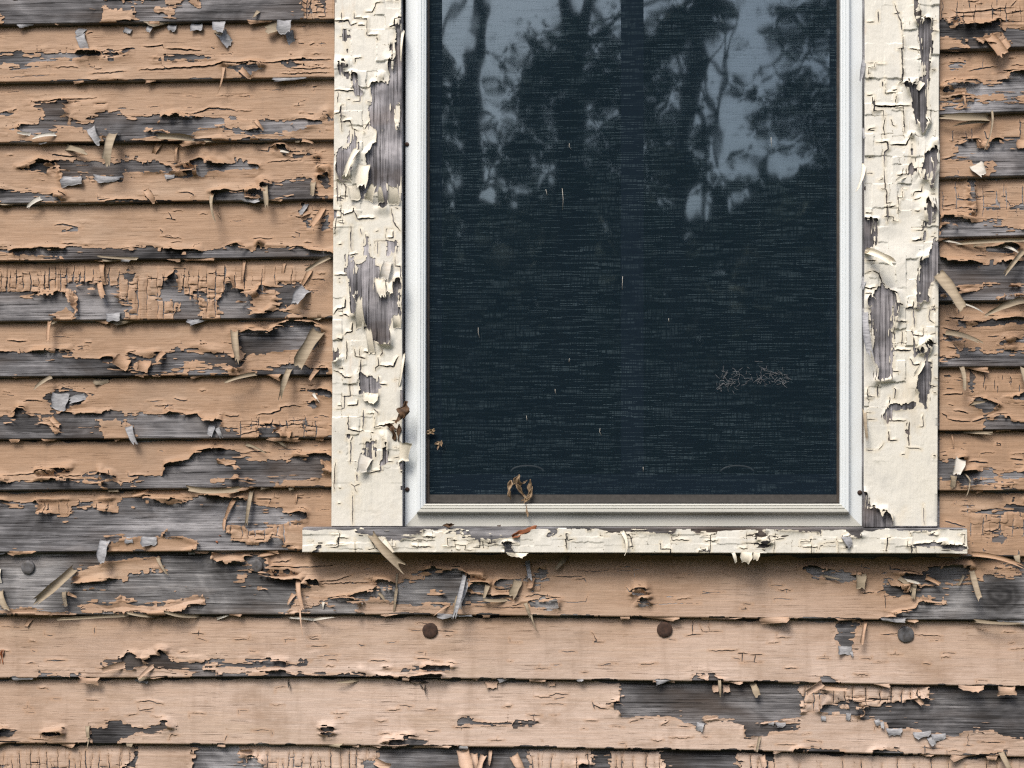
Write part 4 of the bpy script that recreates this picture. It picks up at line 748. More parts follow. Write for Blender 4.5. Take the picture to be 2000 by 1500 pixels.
CRC = {
'l': [([(648,42),(680,41),(686,51),(699,45)],2.4,3), ([(699,50),(714,51)],2,2), ([(692,24),(693,37),(710,35)],2.2,2), ([(667,24),(668,40)],2,1), ([(712,25),(728,24),(735,6),(745,6)],2,2), ([(761,55),(774,53),(772,35)],2.4,3), ([(693,125),(694,115),(708,114)],2.2,2), ([(715,172),(726,170),(729,200)],2,2), ([(653,176),(678,178),(690,178),(693,184)],2.4,3), ([(661,178),(660,205)],2.2,1), ([(652,225),(664,222),(666,208),(668,258)],2.6,3), ([(678,195),(686,194)],2,1), ([(690,200),(704,198),(704,182)],2,1), ([(728,200),(716,199)],2,2), ([(664,238),(685,238),(688,250),(700,257)],2.4,3), ([(712,254),(722,238)],2,1),
  ([(658,350),(660,400)],2.6,2), ([(675,390),(676,365),(668,355)],2.2,1), ([(690,407),(698,428),(712,428),(735,426)],3.0,4), ([(662,412),(672,420),(690,415),(693,405)],2.4,3), ([(686,440),(686,490)],2.6,2), ([(705,445),(705,460)],2,1), ([(715,455),(716,480),(722,500)],2.8,2), ([(733,452),(740,450)],2,1), ([(765,405),(766,420),(772,440),(784,452)],2.4,2), ([(755,465),(768,465),(768,450)],2.4,3), ([(738,470),(738,500)],2,1), ([(682,500),(700,495)],2.2,2), ([(652,538),(680,538),(682,530)],2.6,3), ([(652,615),(660,604),(676,600),(674,580)],2.8,3), ([(670,613),(684,618)],2.4,2), ([(672,655),(678,650),(688,648),(690,630)],2.6,3), ([(678,665),(678,690),(676,705)],2.4,2), ([(704,680),(703,698),(715,700)],2.8,3), ([(692,680),(695,695),(706,700)],2,1), ([(738,695),(740,715),(733,718),(732,725)],2.2,2), ([(739,714),(770,716),(774,702),(780,695)],2.8,4), ([(710,688),(734,688)],2.6,4), ([(745,675),(747,690),(742,696)],2.4,2), ([(652,725),(660,726),(672,734),(674,738),(690,737)],2.6,3), ([(706,700),(704,730)],2.6,2), ([(740,735),(740,750),(757,752)],2.4,3), ([(678,793),(698,790),(700,780)],2.8,3), ([(730,800),(738,805),(738,810)],2.4,2), ([(710,800),(711,815),(708,842)],2.6,2), ([(680,812),(681,840),(700,843),(707,843)],2.6,3), ([(732,834),(750,832),(770,826)],2.8,3), ([(685,905),(686,860),(690,850)],2.4,2), ([(718,925),(744,918),(745,905)],3.0,3), ([(745,902),(768,902)],2.2,2), ([(698,925),(698,940)],2.4,1), ([(685,945),(692,950),(697,962)],2.4,1), ([(692,950),(704,945)],2,1), ([(689,960),(689,1028)],2.2,1), ([(656,900),(652,960)],2.4,2), ([(766,820),(780,822)],2,1)],
'r': [([(1715,22),(1715,45)],2.4,1), ([(1746,5),(1752,25),(1760,45),(1762,70)],2.2,2), ([(1746,27),(1758,26)],2,1), ([(1763,70),(1764,96),(1750,97)],2.4,3), ([(1760,95),(1762,130)],2.8,3), ([(1775,95),(1800,100)],2.2,2), ([(1762,130),(1763,160),(1752,166)],3.0,4), ([(1742,177),(1753,175)],2.4,3), ([(1763,165),(1774,165)],2.4,2), ([(1704,192),(1707,208),(1745,208),(1780,208)],2.8,4), ([(1764,208),(1767,260)],2.4,2), ([(1706,208),(1706,222)],2,1), ([(1724,158),(1724,170)],2.2,1), ([(1730,225),(1725,250),(1728,270)],2,1), ([(1740,230),(1742,244),(1750,247)],2,1), ([(1710,280),(1733,278),(1734,292),(1727,298),(1727,325)],2.8,3), ([(1734,283),(1770,284),(1780,265)],2.6,3), ([(1727,330),(1728,370),(1716,368)],2.4,2), ([(1727,370),(1731,372),(1731,398),(1742,396)],2.6,2), ([(1733,400),(1735,420),(1732,436)],2.4,2), ([(1735,406),(1750,402)],2.2,1), ([(1725,423),(1736,425)],2,1), ([(1752,343),(1775,340)],2.6,3), ([(1784,385),(1786,376),(1800,376),(1801,362)],2.6,2), ([(1785,390),(1800,388)],2,1), ([(1786,414),(1798,412)],2.2,2), ([(1780,472),(1802,469)],2.8,3), ([(1704,528),(1715,536),(1720,545),(1722,558)],2.4,2), ([(1686,562),(1700,565),(1712,562)],2.8,3), ([(1746,595),(1760,596)],2.2,2), ([(1770,603),(1784,600),(1785,588)],2.8,3), ([(1784,600),(1786,640)],2.6,2), ([(1745,628),(1772,630)],2.4,3), ([(1762,645),(1761,675)],2,1), ([(1744,684),(1770,685),(1780,684)],3.0,4), ([(1781,640),(1783,655),(1802,656),(1803,640)],2.4,2), ([(1784,656),(1786,690)],2.8,2), ([(1815,600),(1814,625),(1825,632)],2.2,1), ([(1813,665),(1815,670),(1828,672)],2.2,1), ([(1776,700),(1780,703),(1782,712),(1798,712)],2.8,3), ([(1740,726),(1755,727)],2,1), ([(1715,750),(1713,775)],2.8,2), ([(1745,758),(1750,762),(1746,780)],2.6,2), ([(1737,790),(1737,775)],2.2,1), ([(1730,822),(1770,822)],2.4,2), ([(1735,840),(1736,860),(1752,860)],2.6,3), ([(1795,834),(1803,832),(1802,808)],2.4,2), ([(1770,874),(1790,876),(1800,878)],2,1), ([(1803,985),(1805,1026)],2.4,1), ([(1715,880),(1722,872),(1726,865)],1.8,1), ([(1760,888),(1768,888)],2,1)]}
for key, nst in (('l', 46), ('r', 40)):
    fl, fr = CAS[key]
    m = MB(); ys = np.linspace(TOPY, 1029, 24)
    a = W(fl(ys), ys, DC - 1.0); b = W(fr(ys), ys, DC - 1.0); back = [0, 1, 0]
    A = a + np.array([0, .001, 0]); n = len(ys)
    rows = [np.c_[a[:, 0], np.full(n, 0.02), a[:, 2]], a, b, np.c_[b[:, 0], np.full(n, 0.02), b[:, 2]]]
    v = np.concatenate(rows); fcs = [(c * n + i, c * n + i + 1, (c + 1) * n + i + 1, (c + 1) * n + i) for c in range(3) for i in range(n - 1)]
    fcs += [tuple(c * n + n - 1 for c in range(4)), tuple(c * n for c in range(3, -1, -1))]
    cas = poly_mesh('casing_board', v, fcs, M['wood_v'], window)
    st = 1.3
    yg = np.arange(TOPY, 1027.5, st); nuu = int((fr(500) - fl(500)) / st)
    t = np.linspace(0, 1, nuu)[None, :]
    X = fl(yg)[:, None] * (1 - t) + fr(yg)[:, None] * t; Y = np.broadcast_to(yg[:, None], X.shape).copy()
    wl_ = [(-0.8, 12), (-0.7, 6), (-0.5, 2.2), (-0.2, .5)]; wr_ = [(0.2, .5), (0.5, 2.2), (0.7, 6), (0.8, 12)]
    Xe = np.concatenate([X[:, :1]] * 4 + [X] + [X[:, -1:]] * 4, 1); Ye = np.concatenate([Y[:, :1]] * 4 + [Y] + [Y[:, :1]] * 4, 1)
    Xp = np.concatenate([X[:, :1] + a for a, _ in wl_] + [X] + [X[:, -1:] + a for a, _ in wr_], 1)
    D = np.full(X.shape, DC - 1.0); dp = np.concatenate([D[:, :1] - q for _, q in wl_] + [D] + [D[:, :1] - q for _, q in wr_], 1)
    rs = np.random.RandomState(71 if key == 'l' else 72)
    cr = list(CRC[key]) + stairs(rs, fl(0) + 4, -20, fr(0) - 4, 860, 14) + stairs(rs, fl(0) + 4, TOPY, fr(0) - 4, -20, 20)
    cr += [([(fl(0) + rs.uniform(0, 8), y), (fl(0) + rs.uniform(10, 22), y + rs.uniform(-2, 2))], 1.8, rs.choice([0, 1.5])) for y in rs.uniform(0, 1000, 26)]
    cr += [([(fr(0) - rs.uniform(0, 8), y), (fr(0) - rs.uniform(10, 20), y + rs.uniform(-2, 2))], 1.8, rs.choice([0, 1.5])) for y in rs.uniform(0, 900, 20)]
    film(cas, Xe, Ye, Xp, Ye, dp, OPC[key], cr, 400 + nst, M['cream'], vertical=True, lift=0.8, thick=0.9, step=st, jag=0.9, cells=[(fl(0) - 12, TOPY, fr(0) + 12, 1032, 23, 31, 3.8, 0.22, 99)])

# sill: a thick board in front of the casings, its paint torn along the upper edge
DS = 50.0
m = MB(); sx = np.linspace(591, 1889, 60)
yt_s = 1031 + 2.0 * (sx - 591) / 1300; yb_s = 1078 + 2.5 * (sx - 591) / 1300
a = W(sx, yt_s, DS - 1); b = W(sx, yb_s, DS - 1); n = len(sx)
rows = [np.c_[a[:, 0], np.full(n, -0.004), a[:, 2] + 0.004], a, b, np.c_[b[:, 0], np.full(n, -0.004), b[:, 2] + 0.002]]
v = np.concatenate(rows); fcs = [(c * n + i, (c + 1) * n + i, (c + 1) * n + i + 1, c * n + i + 1) for c in range(3) for i in range(n - 1)]
fcs += [(0, 3 * n, 2 * n, n), (n - 1, 2 * n - 1, 3 * n - 1, 4 * n - 1)]
sill = poly_mesh('sill', v, fcs, M['wood'], window)
st = 1.3
xg = np.arange(591, 1889, st); yt = np.interp(xg, sx, yt_s); yb = np.interp(xg, sx, yb_s)
t = np.linspace(0, 1, 37)[:, None]; Y = yt * (1 - t) + yb * t; X = np.broadcast_to(xg, Y.shape).copy()
wt = [(-0.8, 14), (-0.7, 7), (-0.5, 2.2), (-0.2, .5)]; wb = [(0.2, .5), (0.5, 2.5), (0.7, 7), (0.9, 14)]
Xe = np.concatenate([X[:1]] * 4 + [X] + [X[:1]] * 4); Ye = np.concatenate([Y[:1]] * 4 + [Y] + [Y[-1:]] * 4)
Yp = np.concatenate([Y[:1] + q for q, _ in wt] + [Y] + [Y[-1:] + q for q, _ in wb]); D = np.full(X.shape, DS - 1.0)
dp = np.concatenate([D[:1] - q for _, q in wt] + [D] + [D[:1] - q for _, q in wb])
ops = [('-', p) for p in ([(690,1026),(745,1024),(800,1026),(825,1031),(822,1042),(790,1048),(780,1054),(755,1052),(730,1045),(700,1040)], [(865,1038),(885,1033),(960,1022),(1040,1022),(1025,1040),(995,1048),(960,1052),(905,1048),(900,1040)], [(1066,1024),(1092,1024),(1086,1040),(1072,1046)], [(1170,1024),(1300,1024),(1315,1036),(1270,1041),(1240,1039),(1225,1035),(1195,1037)], [(1345,1024),(1405,1024),(1398,1041),(1370,1044),(1360,1041)], [(1500,1024),(1600,1024),(1602,1042),(1590,1040),(1520,1037)], [(1650,1024),(1680,1024),(1679,1048),(1655,1049)], [(1477,1022),(1486,1022),(1489,1050),(1500,1062),(1490,1069),(1479,1055)], [(1775,1028),(1840,1028),(1815,1040)], [(610,1077),(625,1064),(634,1062),(630,1072),(612,1090)], [(1785,1063),(1845,1061),(1850,1068),(1885,1068),(1885,1072),(1850,1072)], [(985,1060),(992,1062),(998,1090),(990,1090)])]
rs = np.random.RandomState(55)
cr = slits(rs, 600, 1042, 1860, 1074, 46, 10, 40, (1.3, 2.3), 2) + stairs(rs, 600, 1035, 1880, 1060, 30)
cr += [([(1780,1063),(1781,1082)],2.6,2), ([(1782,1063),(1820,1062),(1850,1068),(1888,1067)],3,3), ([(990,1055),(996,1072),(998,1084)],3.4,2), ([(1180,1040),(1215,1036),(1232,1048),(1236,1076)],2.4,3)]
film(sill, Xe, Ye, np.concatenate([X[:1]] * 4 + [X] + [X[:1]] * 4), Yp, dp, ops, cr, 460, M['cream'], lift=0.8, thick=0.9, step=st, jag=1.1, cells=[(580, 1025, 1900, 1085, 40, 14, 1.8, 0.22, 99)], rim=(Ye - np.concatenate([Y[:1]] * (len(Ye))) + 2.0 + 0 * Ye, 9 + 0 * Ye))
# head of the window, above the picture
m = MB(); m.pxbox(640, TOPY - 130, 1850, TOPY, -20, DC); m.build('head_casing', M['cream'], window)

# aluminium storm frame: one ridged profile, mitred at the corners
XI0, XI1, YI = 831.0, 1640.5, 984.0
PROF = [(0, -4), (0, 17), (0.8, 18), (3.0, 18.6), (3.5, 17.2), (4.6, 17.2), (5.1, 19.6), (8.6, 20.0), (9.1, 18.4), (10.2, 18.4), (10.7, 20.6), (15.6, 20.6), (17.6, 19), (18.4, 16), (18.8, 9.5), (22, 9.0), (40, 7.6), (43.5, 7.4), (45.5, 5.0), (45.5, -4)]
def frame_bar(name, fn0, fn1):
    n = len(PROF); v = [W(*fn0(o), 14) * [1, 0, 1] + [0, -d * .001, 0] for o, d in PROF] + [W(*fn1(o), 14) * [1, 0, 1] + [0, -d * .001, 0] for o, d in PROF]
    f = [(i, i + 1, n + i + 1, n + i) for i in range(n - 1)] + [tuple(range(n - 1, -1, -1)), tuple(range(n, 2 * n))]
    return poly_mesh(name, np.array(v), f, M['alu_dirty' if name == 'frame_rail' else 'alu'], window)
frame_bar('frame_stile', lambda o: (XI0 - o * .93, YI + o), lambda o: (XI0 + 3 - o * .93, TOPY))
frame_bar('frame_stile', lambda o: (XI1 + 1 + o, TOPY), lambda o: (XI1 + o, YI + o))
frame_bar('frame_rail', lambda o: (XI1 + o, YI + o), lambda o: (XI0 - o * .93, YI + o))
for (x, y, r) in ((795, 282, 4.2), (795.5, 956, 4.6), (1679, 962, 4.6)):
    m = MB(); c = W(x, y, 8)
    ang = np.linspace(0, 2 * math.pi, 14, endpoint=False); rg = []
    for rr, d in ((1.0, 6.5), (1.0, 9.0), (0.75, 10.3), (0.0, 10.8)):
        rg += [(c[0] + rr * r * .001 * math.cos(q), -d * .001, c[2] + rr * r * .001 * math.sin(q)) for q in ang]
    m.add(rg, [(i * 14 + j, i * 14 + (j + 1) % 14, (i + 1) * 14 + (j + 1) % 14, (i + 1) * 14 + j) for i in range(3) for j in range(14)], True)
    m.build('screw', M['nail_rust'], window)
# insect screen in its own thin frame
sf = MB(); sf.pxbox(831.5, TOPY, 838.5, 983.5, -6, 5); b1 = sf.build('screen_frame_bar', M['bronze'], window)
sf = MB(); sf.pxbox(1634.5, TOPY, 1640, 983.5, -6, 5); sf.build('screen_frame_bar', M['bronze'], window)
sf = MB(); sf.pxbox(838.7, 966, 1634.3, 982, -6, 4.2); sf.build('screen_frame_rail', M['taupe'], window)
for x0, x1 in ((832, 862), (1592, 1640)):
    sf = MB(); sf.pxbox(x0, 981.5, x1, 985, -3, 6.5); sf.build('corner_gasket', M['black'], window)
def mat_screen():
    t = NT('insect_screen')
    sp = t.node('ShaderNodeSeparateXYZ'); t.set(sp.inputs[0], t.pos())
    row = t.math('FLOOR', t.math('MULTIPLY', sp.outputs[2], 512.0))
    wn_ = t.node('ShaderNodeTexWhiteNoise', noise_dimensions='1D'); t.set(wn_.inputs['W'], row)
    seg = t.math('FLOOR', t.math('ADD', t.math('MULTIPLY', sp.outputs[0], 26.0), t.math('MULTIPLY', wn_.outputs['Value'], 37.0)))
    cb = t.node('ShaderNodeCombineXYZ'); t.set(cb.inputs[0], seg); t.set(cb.inputs[1], row)
    w2 = t.node('ShaderNodeTexWhiteNoise', noise_dimensions='2D'); t.set(w2.inputs['Vector'], cb.outputs[0])
    lat = t.noise(t.pos((2.2, 1, 5)), 1, 3); brk = t.noise(t.pos((420, 1, 30)), 1, 2)
    v = t.math('ADD', w2.outputs['Value'], t.math('MULTIPLY', t.math('SUBTRACT', lat, 0.5), 0.35))
    glint = t.math('MULTIPLY', t.mapr(v, 0.55, 1.12, 0, 1), t.mapr(brk, 0.38, 0.6, 0.1, 1))
    fr = t.math('FRACT', t.math('MULTIPLY', sp.outputs[2], 512.0))
    glint = t.math('MULTIPLY', glint, t.math('LESS_THAN', fr, 0.55))
    fine = t.noise(t.pos((700, 1, 700)), 1, 1)
    col = t.mix(glint, (0.021, 0.041, 0.060), (0.10, 0.145, 0.17))  # brighter dashes are light glinting on the wires, put into the colour
    dif = t.node('ShaderNodeBsdfDiffuse'); t.set(dif.inputs[0], col)
    tr = t.node('ShaderNodeBsdfTransparent')
    cov = t.math('ADD', t.mapr(fine, 0.3, 0.7, 0.22, 0.40), t.math('MULTIPLY', glint, 0.4), clamp=True)
    mx = t.node('ShaderNodeMixShader'); t.set(mx.inputs[0], cov); t.set(mx.inputs[1], tr.outputs[0]); t.set(mx.inputs[2], dif.outputs[0])
    return t.done(mx.outputs[0])
def quad_px(name, X0, Y0, X1, Y1, d, mat, parent):
    v = [W(X0, Y0, d), W(X0, Y1, d), W(X1, Y1, d), W(X1, Y0, d)]
    return poly_mesh(name, np.array(v), [(0, 1, 2, 3)], mat, parent)
screen = quad_px('insect_screen', 838.4, TOPY, 1634.6, 966.2, 3.0, mat_screen(), window)
# frayed spot and stray fibres in the mesh
rs = np.random.RandomState(9); m = MB()
for cx, cy, sx_, sy_, k in ((1430, 742, 16, 12, 34), (1412, 752, 10, 8, 14), (1490, 732, 20, 9, 34), (1520, 738, 14, 8, 26)):
    for _ in range(k):
        x = cx + rs.normal(0, sx_); y = cy + rs.normal(0, sy_); an = rs.uniform(0, 6.3); l = rs.uniform(5, 16); bnd = rs.uniform(-1.2, 1.2)
        pts = []
        for q in range(4): pts.append(W(x, y, 3.6 + rs.uniform(0, 2.5))); x += l / 3 * math.cos(an); y += l / 3 * math.sin(an); an += bnd / 3
        m.tube(pts, 0.00017, 4, False)
tag(m.build('frayed_threads', M['silver'], screen), kind='stuff')
for x, y, l in ((1098, 368, 42), (1066, 370, 12), (1216, 540, 26), (934, 640, 20), (1028, 812, 10), (1084, 760, 9), (1172, 836, 15), (1256, 912, 9), (1112, 280, 12), (1506, 268, 22), (1112, 700, 8), (1306, 622, 7)):
    m = MB(); m.tube([W(x, y, 4), W(x + rs.uniform(-1, 2), y + l / 2, 4.5), W(x + rs.uniform(-1, 4), y + l, 4)], 0.00035, 4); m.build('caught_fibre', M['white'], screen)
# inner sash with two panes, bottom rail with lifts
m = MB(); m.pxbox(1213, TOPY, 1257, 925, -60, -28); m.build('sash_muntin', M['sash'], window)
m = MB(); m.pxbox(800, TOPY, 862, 1000, -60, -27); m.build('sash_stile', M['sash'], window)
m = MB(); m.pxbox(1622, TOPY, 1700, 1000, -60, -27); m.build('sash_stile', M['sash'], window)
m = MB(); m.pxbox(862.2, 926, 1621.8, 1000, -60, -25); m.build('sash_rail', M['sash'], window)
for cx in (1030, 1440):
    m = MB(); q = np.linspace(0, math.pi, 12); m.tube([W(cx - 32 * math.cos(w), 922 - 12 * math.sin(w), -20) for w in q], 0.0022, 6); m.build('sash_lift', M['lift'], window)
def mat_glass():
    t = NT('window_glass')
    gl = t.node('ShaderNodeBsdfGlossy'); t.set(gl.inputs['Color'], (0.76, 0.92, 1.0)); t.set(gl.inputs['Roughness'], 0.03)
    wv = t.noise(t.pos((7, 1, 5)), 1, 2); t.set(gl.inputs['Normal'], t.bump(wv, 0.12, 0.004))
    tr = t.node('ShaderNodeBsdfTransparent'); t.set(tr.inputs[0], (0.9, 0.95, 0.95))
    mx = t.node('ShaderNodeMixShader'); t.set(mx.inputs[0], 0.34); t.set(mx.inputs[1], tr.outputs[0]); t.set(mx.inputs[2], gl.outputs[0])
    return t.done(mx.outputs[0])
gm = mat_glass()
quad_px('glass_pane', 862, TOPY, 1213, 926, -34, gm, window)
quad_px('glass_pane', 1257, TOPY, 1622, 926, -34, gm, window)
# the dark room behind
v = np.array([W(x, y, -62) for x, y in ((700, TOPY - 100), (1800, TOPY - 100), (1800, 1100), (700, 1100))]); v2 = v + [0, 1.4, 0]
v2[:2, 2] += .3; v2[2:, 2] -= .5; v2[[0, 3], 0] -= .8; v2[[1, 2], 0] += .8
room = poly_mesh('room_interior', np.concatenate([v, v2]), [(4, 5, 6, 7), (0, 1, 5, 4), (1, 2, 6, 5), (2, 3, 7, 6), (3, 0, 4, 7)], M['room'])
tag(room, kind='structure')
# ------------------------------------------------------------------ loose curls of paint, each one a piece of its board
def find_board(X, Y):
    for key, (o, x0, x1, top, bot) in BOBJ.items():
        if x0 <= X <= x1 and float(top(X)) < Y <= float(bot(X)) + 3: return key
    return None
def surf_depth(key, X, Y):
    o, x0, x1, top, bot = BOBJ[key]; t = (float(bot(X)) - Y) / (float(bot(X)) - float(top(X)))
    return board_depth(min(max(t, 0), 1))
def curl(parent, X, Y, ang, L, w, a0, a1, mats, d0, taper=0.75, cup=0.0, twist=0.0, seed=0, sway=0.0, name='paint_curl', thick=0.55):
    """Strip that leaves the surface at tilt a0 and ends at tilt a1 (degrees from the wall); cup bends it across its width."""
    rs = np.random.RandomState(seed * 7 + int(X) * 3 + int(Y)); n, m = 12, 6
    base = W(X, Y, d0); out = np.array([0, -1.0, 0])
    L = L * .001; w = w * .001
    pos = base.copy(); P = np.zeros((n + 1, m + 1, 3)); N = np.zeros_like(P)
    j1 = rs.uniform(-1, 1, m + 1); j0 = rs.uniform(-1, 1, m + 1); eL = rs.uniform(-1, 1, n + 1); eR = rs.uniform(-1, 1, n + 1)
    ph = rs.uniform(0, 6.28, 3); tip = rs.choice([0.0, 0.0, 0.0, 0.25]); taper = taper if w < 0.009 else 0.4 + 0.6 * taper; sway = sway + rs.uniform(-1, 1) * (26 if L > 0.03 else 14); twist = twist + rs.uniform(-22, 22)
    a0 += rs.uniform(0, 22); a1 += rs.uniform(-32, 8)
    # length factor so that the strip covers L in the picture
    ts = np.radians(np.linspace(a0, a1, n + 1)); cl = max(0.35, abs(np.cos(ts).mean())); ds = L / n / cl
    for i in range(n + 1):
        s = i / n; th = math.radians(ang + sway * s); e = np.array([math.cos(th), 0, -math.sin(th)]); sd = np.array([math.sin(th), 0, math.cos(th)])
        t = ts[i]; d = math.cos(t) * e + math.sin(t) * out; nr = -math.sin(t) * e + math.cos(t) * out
        tw = math.radians(twist * s); sv = math.cos(tw) * sd + math.sin(tw) * nr; nv_ = math.cos(tw) * nr - math.sin(tw) * sd
        ww = w * (1 - (1 - taper) * s) * (1 + 0.08 * math.sin(5.0 * s + ph[0]) + 0.05 * math.sin(11 * s + ph[1])) * (1 - tip * sstep(0.55, 1.0, s)); skw = ww * 0.22 * math.sin(3.2 * s + ph[2])
        for j in range(m + 1):
            q = j / m - 0.5; qq = q * ww + skw
            if j == 0: qq += eL[i] * ww * 0.07
            if j == m: qq += eR[i] * ww * 0.07
            ca = cup * q * 2
            off = sv * (qq if abs(cup) < 1e-3 else ww * math.sin(ca) / (2 * cup)) + nv_ * (0 if abs(cup) < 1e-3 else ww * (1 - math.cos(ca)) / (2 * cup))
            jit = (j1[j] * 0.13 * L * sstep(0.7, 1, s) + j0[j] * 0.05 * L * sstep(0.3, 0, s)) * d
            P[i, j] = pos + off + jit; N[i, j] = nv_
        pos = pos + d * ds
    top = P + N * thick * .0005; bot_ = P - N * thick * .0005
    v = np.concatenate([top.reshape(-1, 3), bot_.reshape(-1, 3)]); k = (n + 1) * (m + 1); id_ = lambda i, j: i * (m + 1) + j
    f = []; mi = []
    for i in range(n):
        for j in range(m):
            f.append((id_(i, j), id_(i, j + 1), id_(i + 1, j + 1), id_(i + 1, j))); mi.append(0)
            f.append((k + id_(i, j), k + id_(i + 1, j), k + id_(i + 1, j + 1), k + id_(i, j + 1))); mi.append(1)
    rim = [(i, 0) for i in range(n + 1)] + [(n, j) for j in range(1, m + 1)] + [(i, m) for i in range(n - 1, -1, -1)] + [(0, j) for j in range(m - 1, 0, -1)]
    for a, b in zip(rim, rim[1:] + rim[:1]): f.append((id_(*b), id_(*a), k + id_(*a), k + id_(*b))); mi.append(1)
    v[:, 1] = np.minimum(v[:, 1], -0.001 * (d0 - 6))
    return poly_mesh(name, v, f, mats, parent, [True] * (2 * n * m) + [False] * len(rim), mi)
TT = ('tan', 'pale'); PP = ('pale', 'pale'); GG = ('silver', 'silver'); WW = ('white', 'white'); TG = ('tan', 'silver'); PG = ('pale', 'silver')
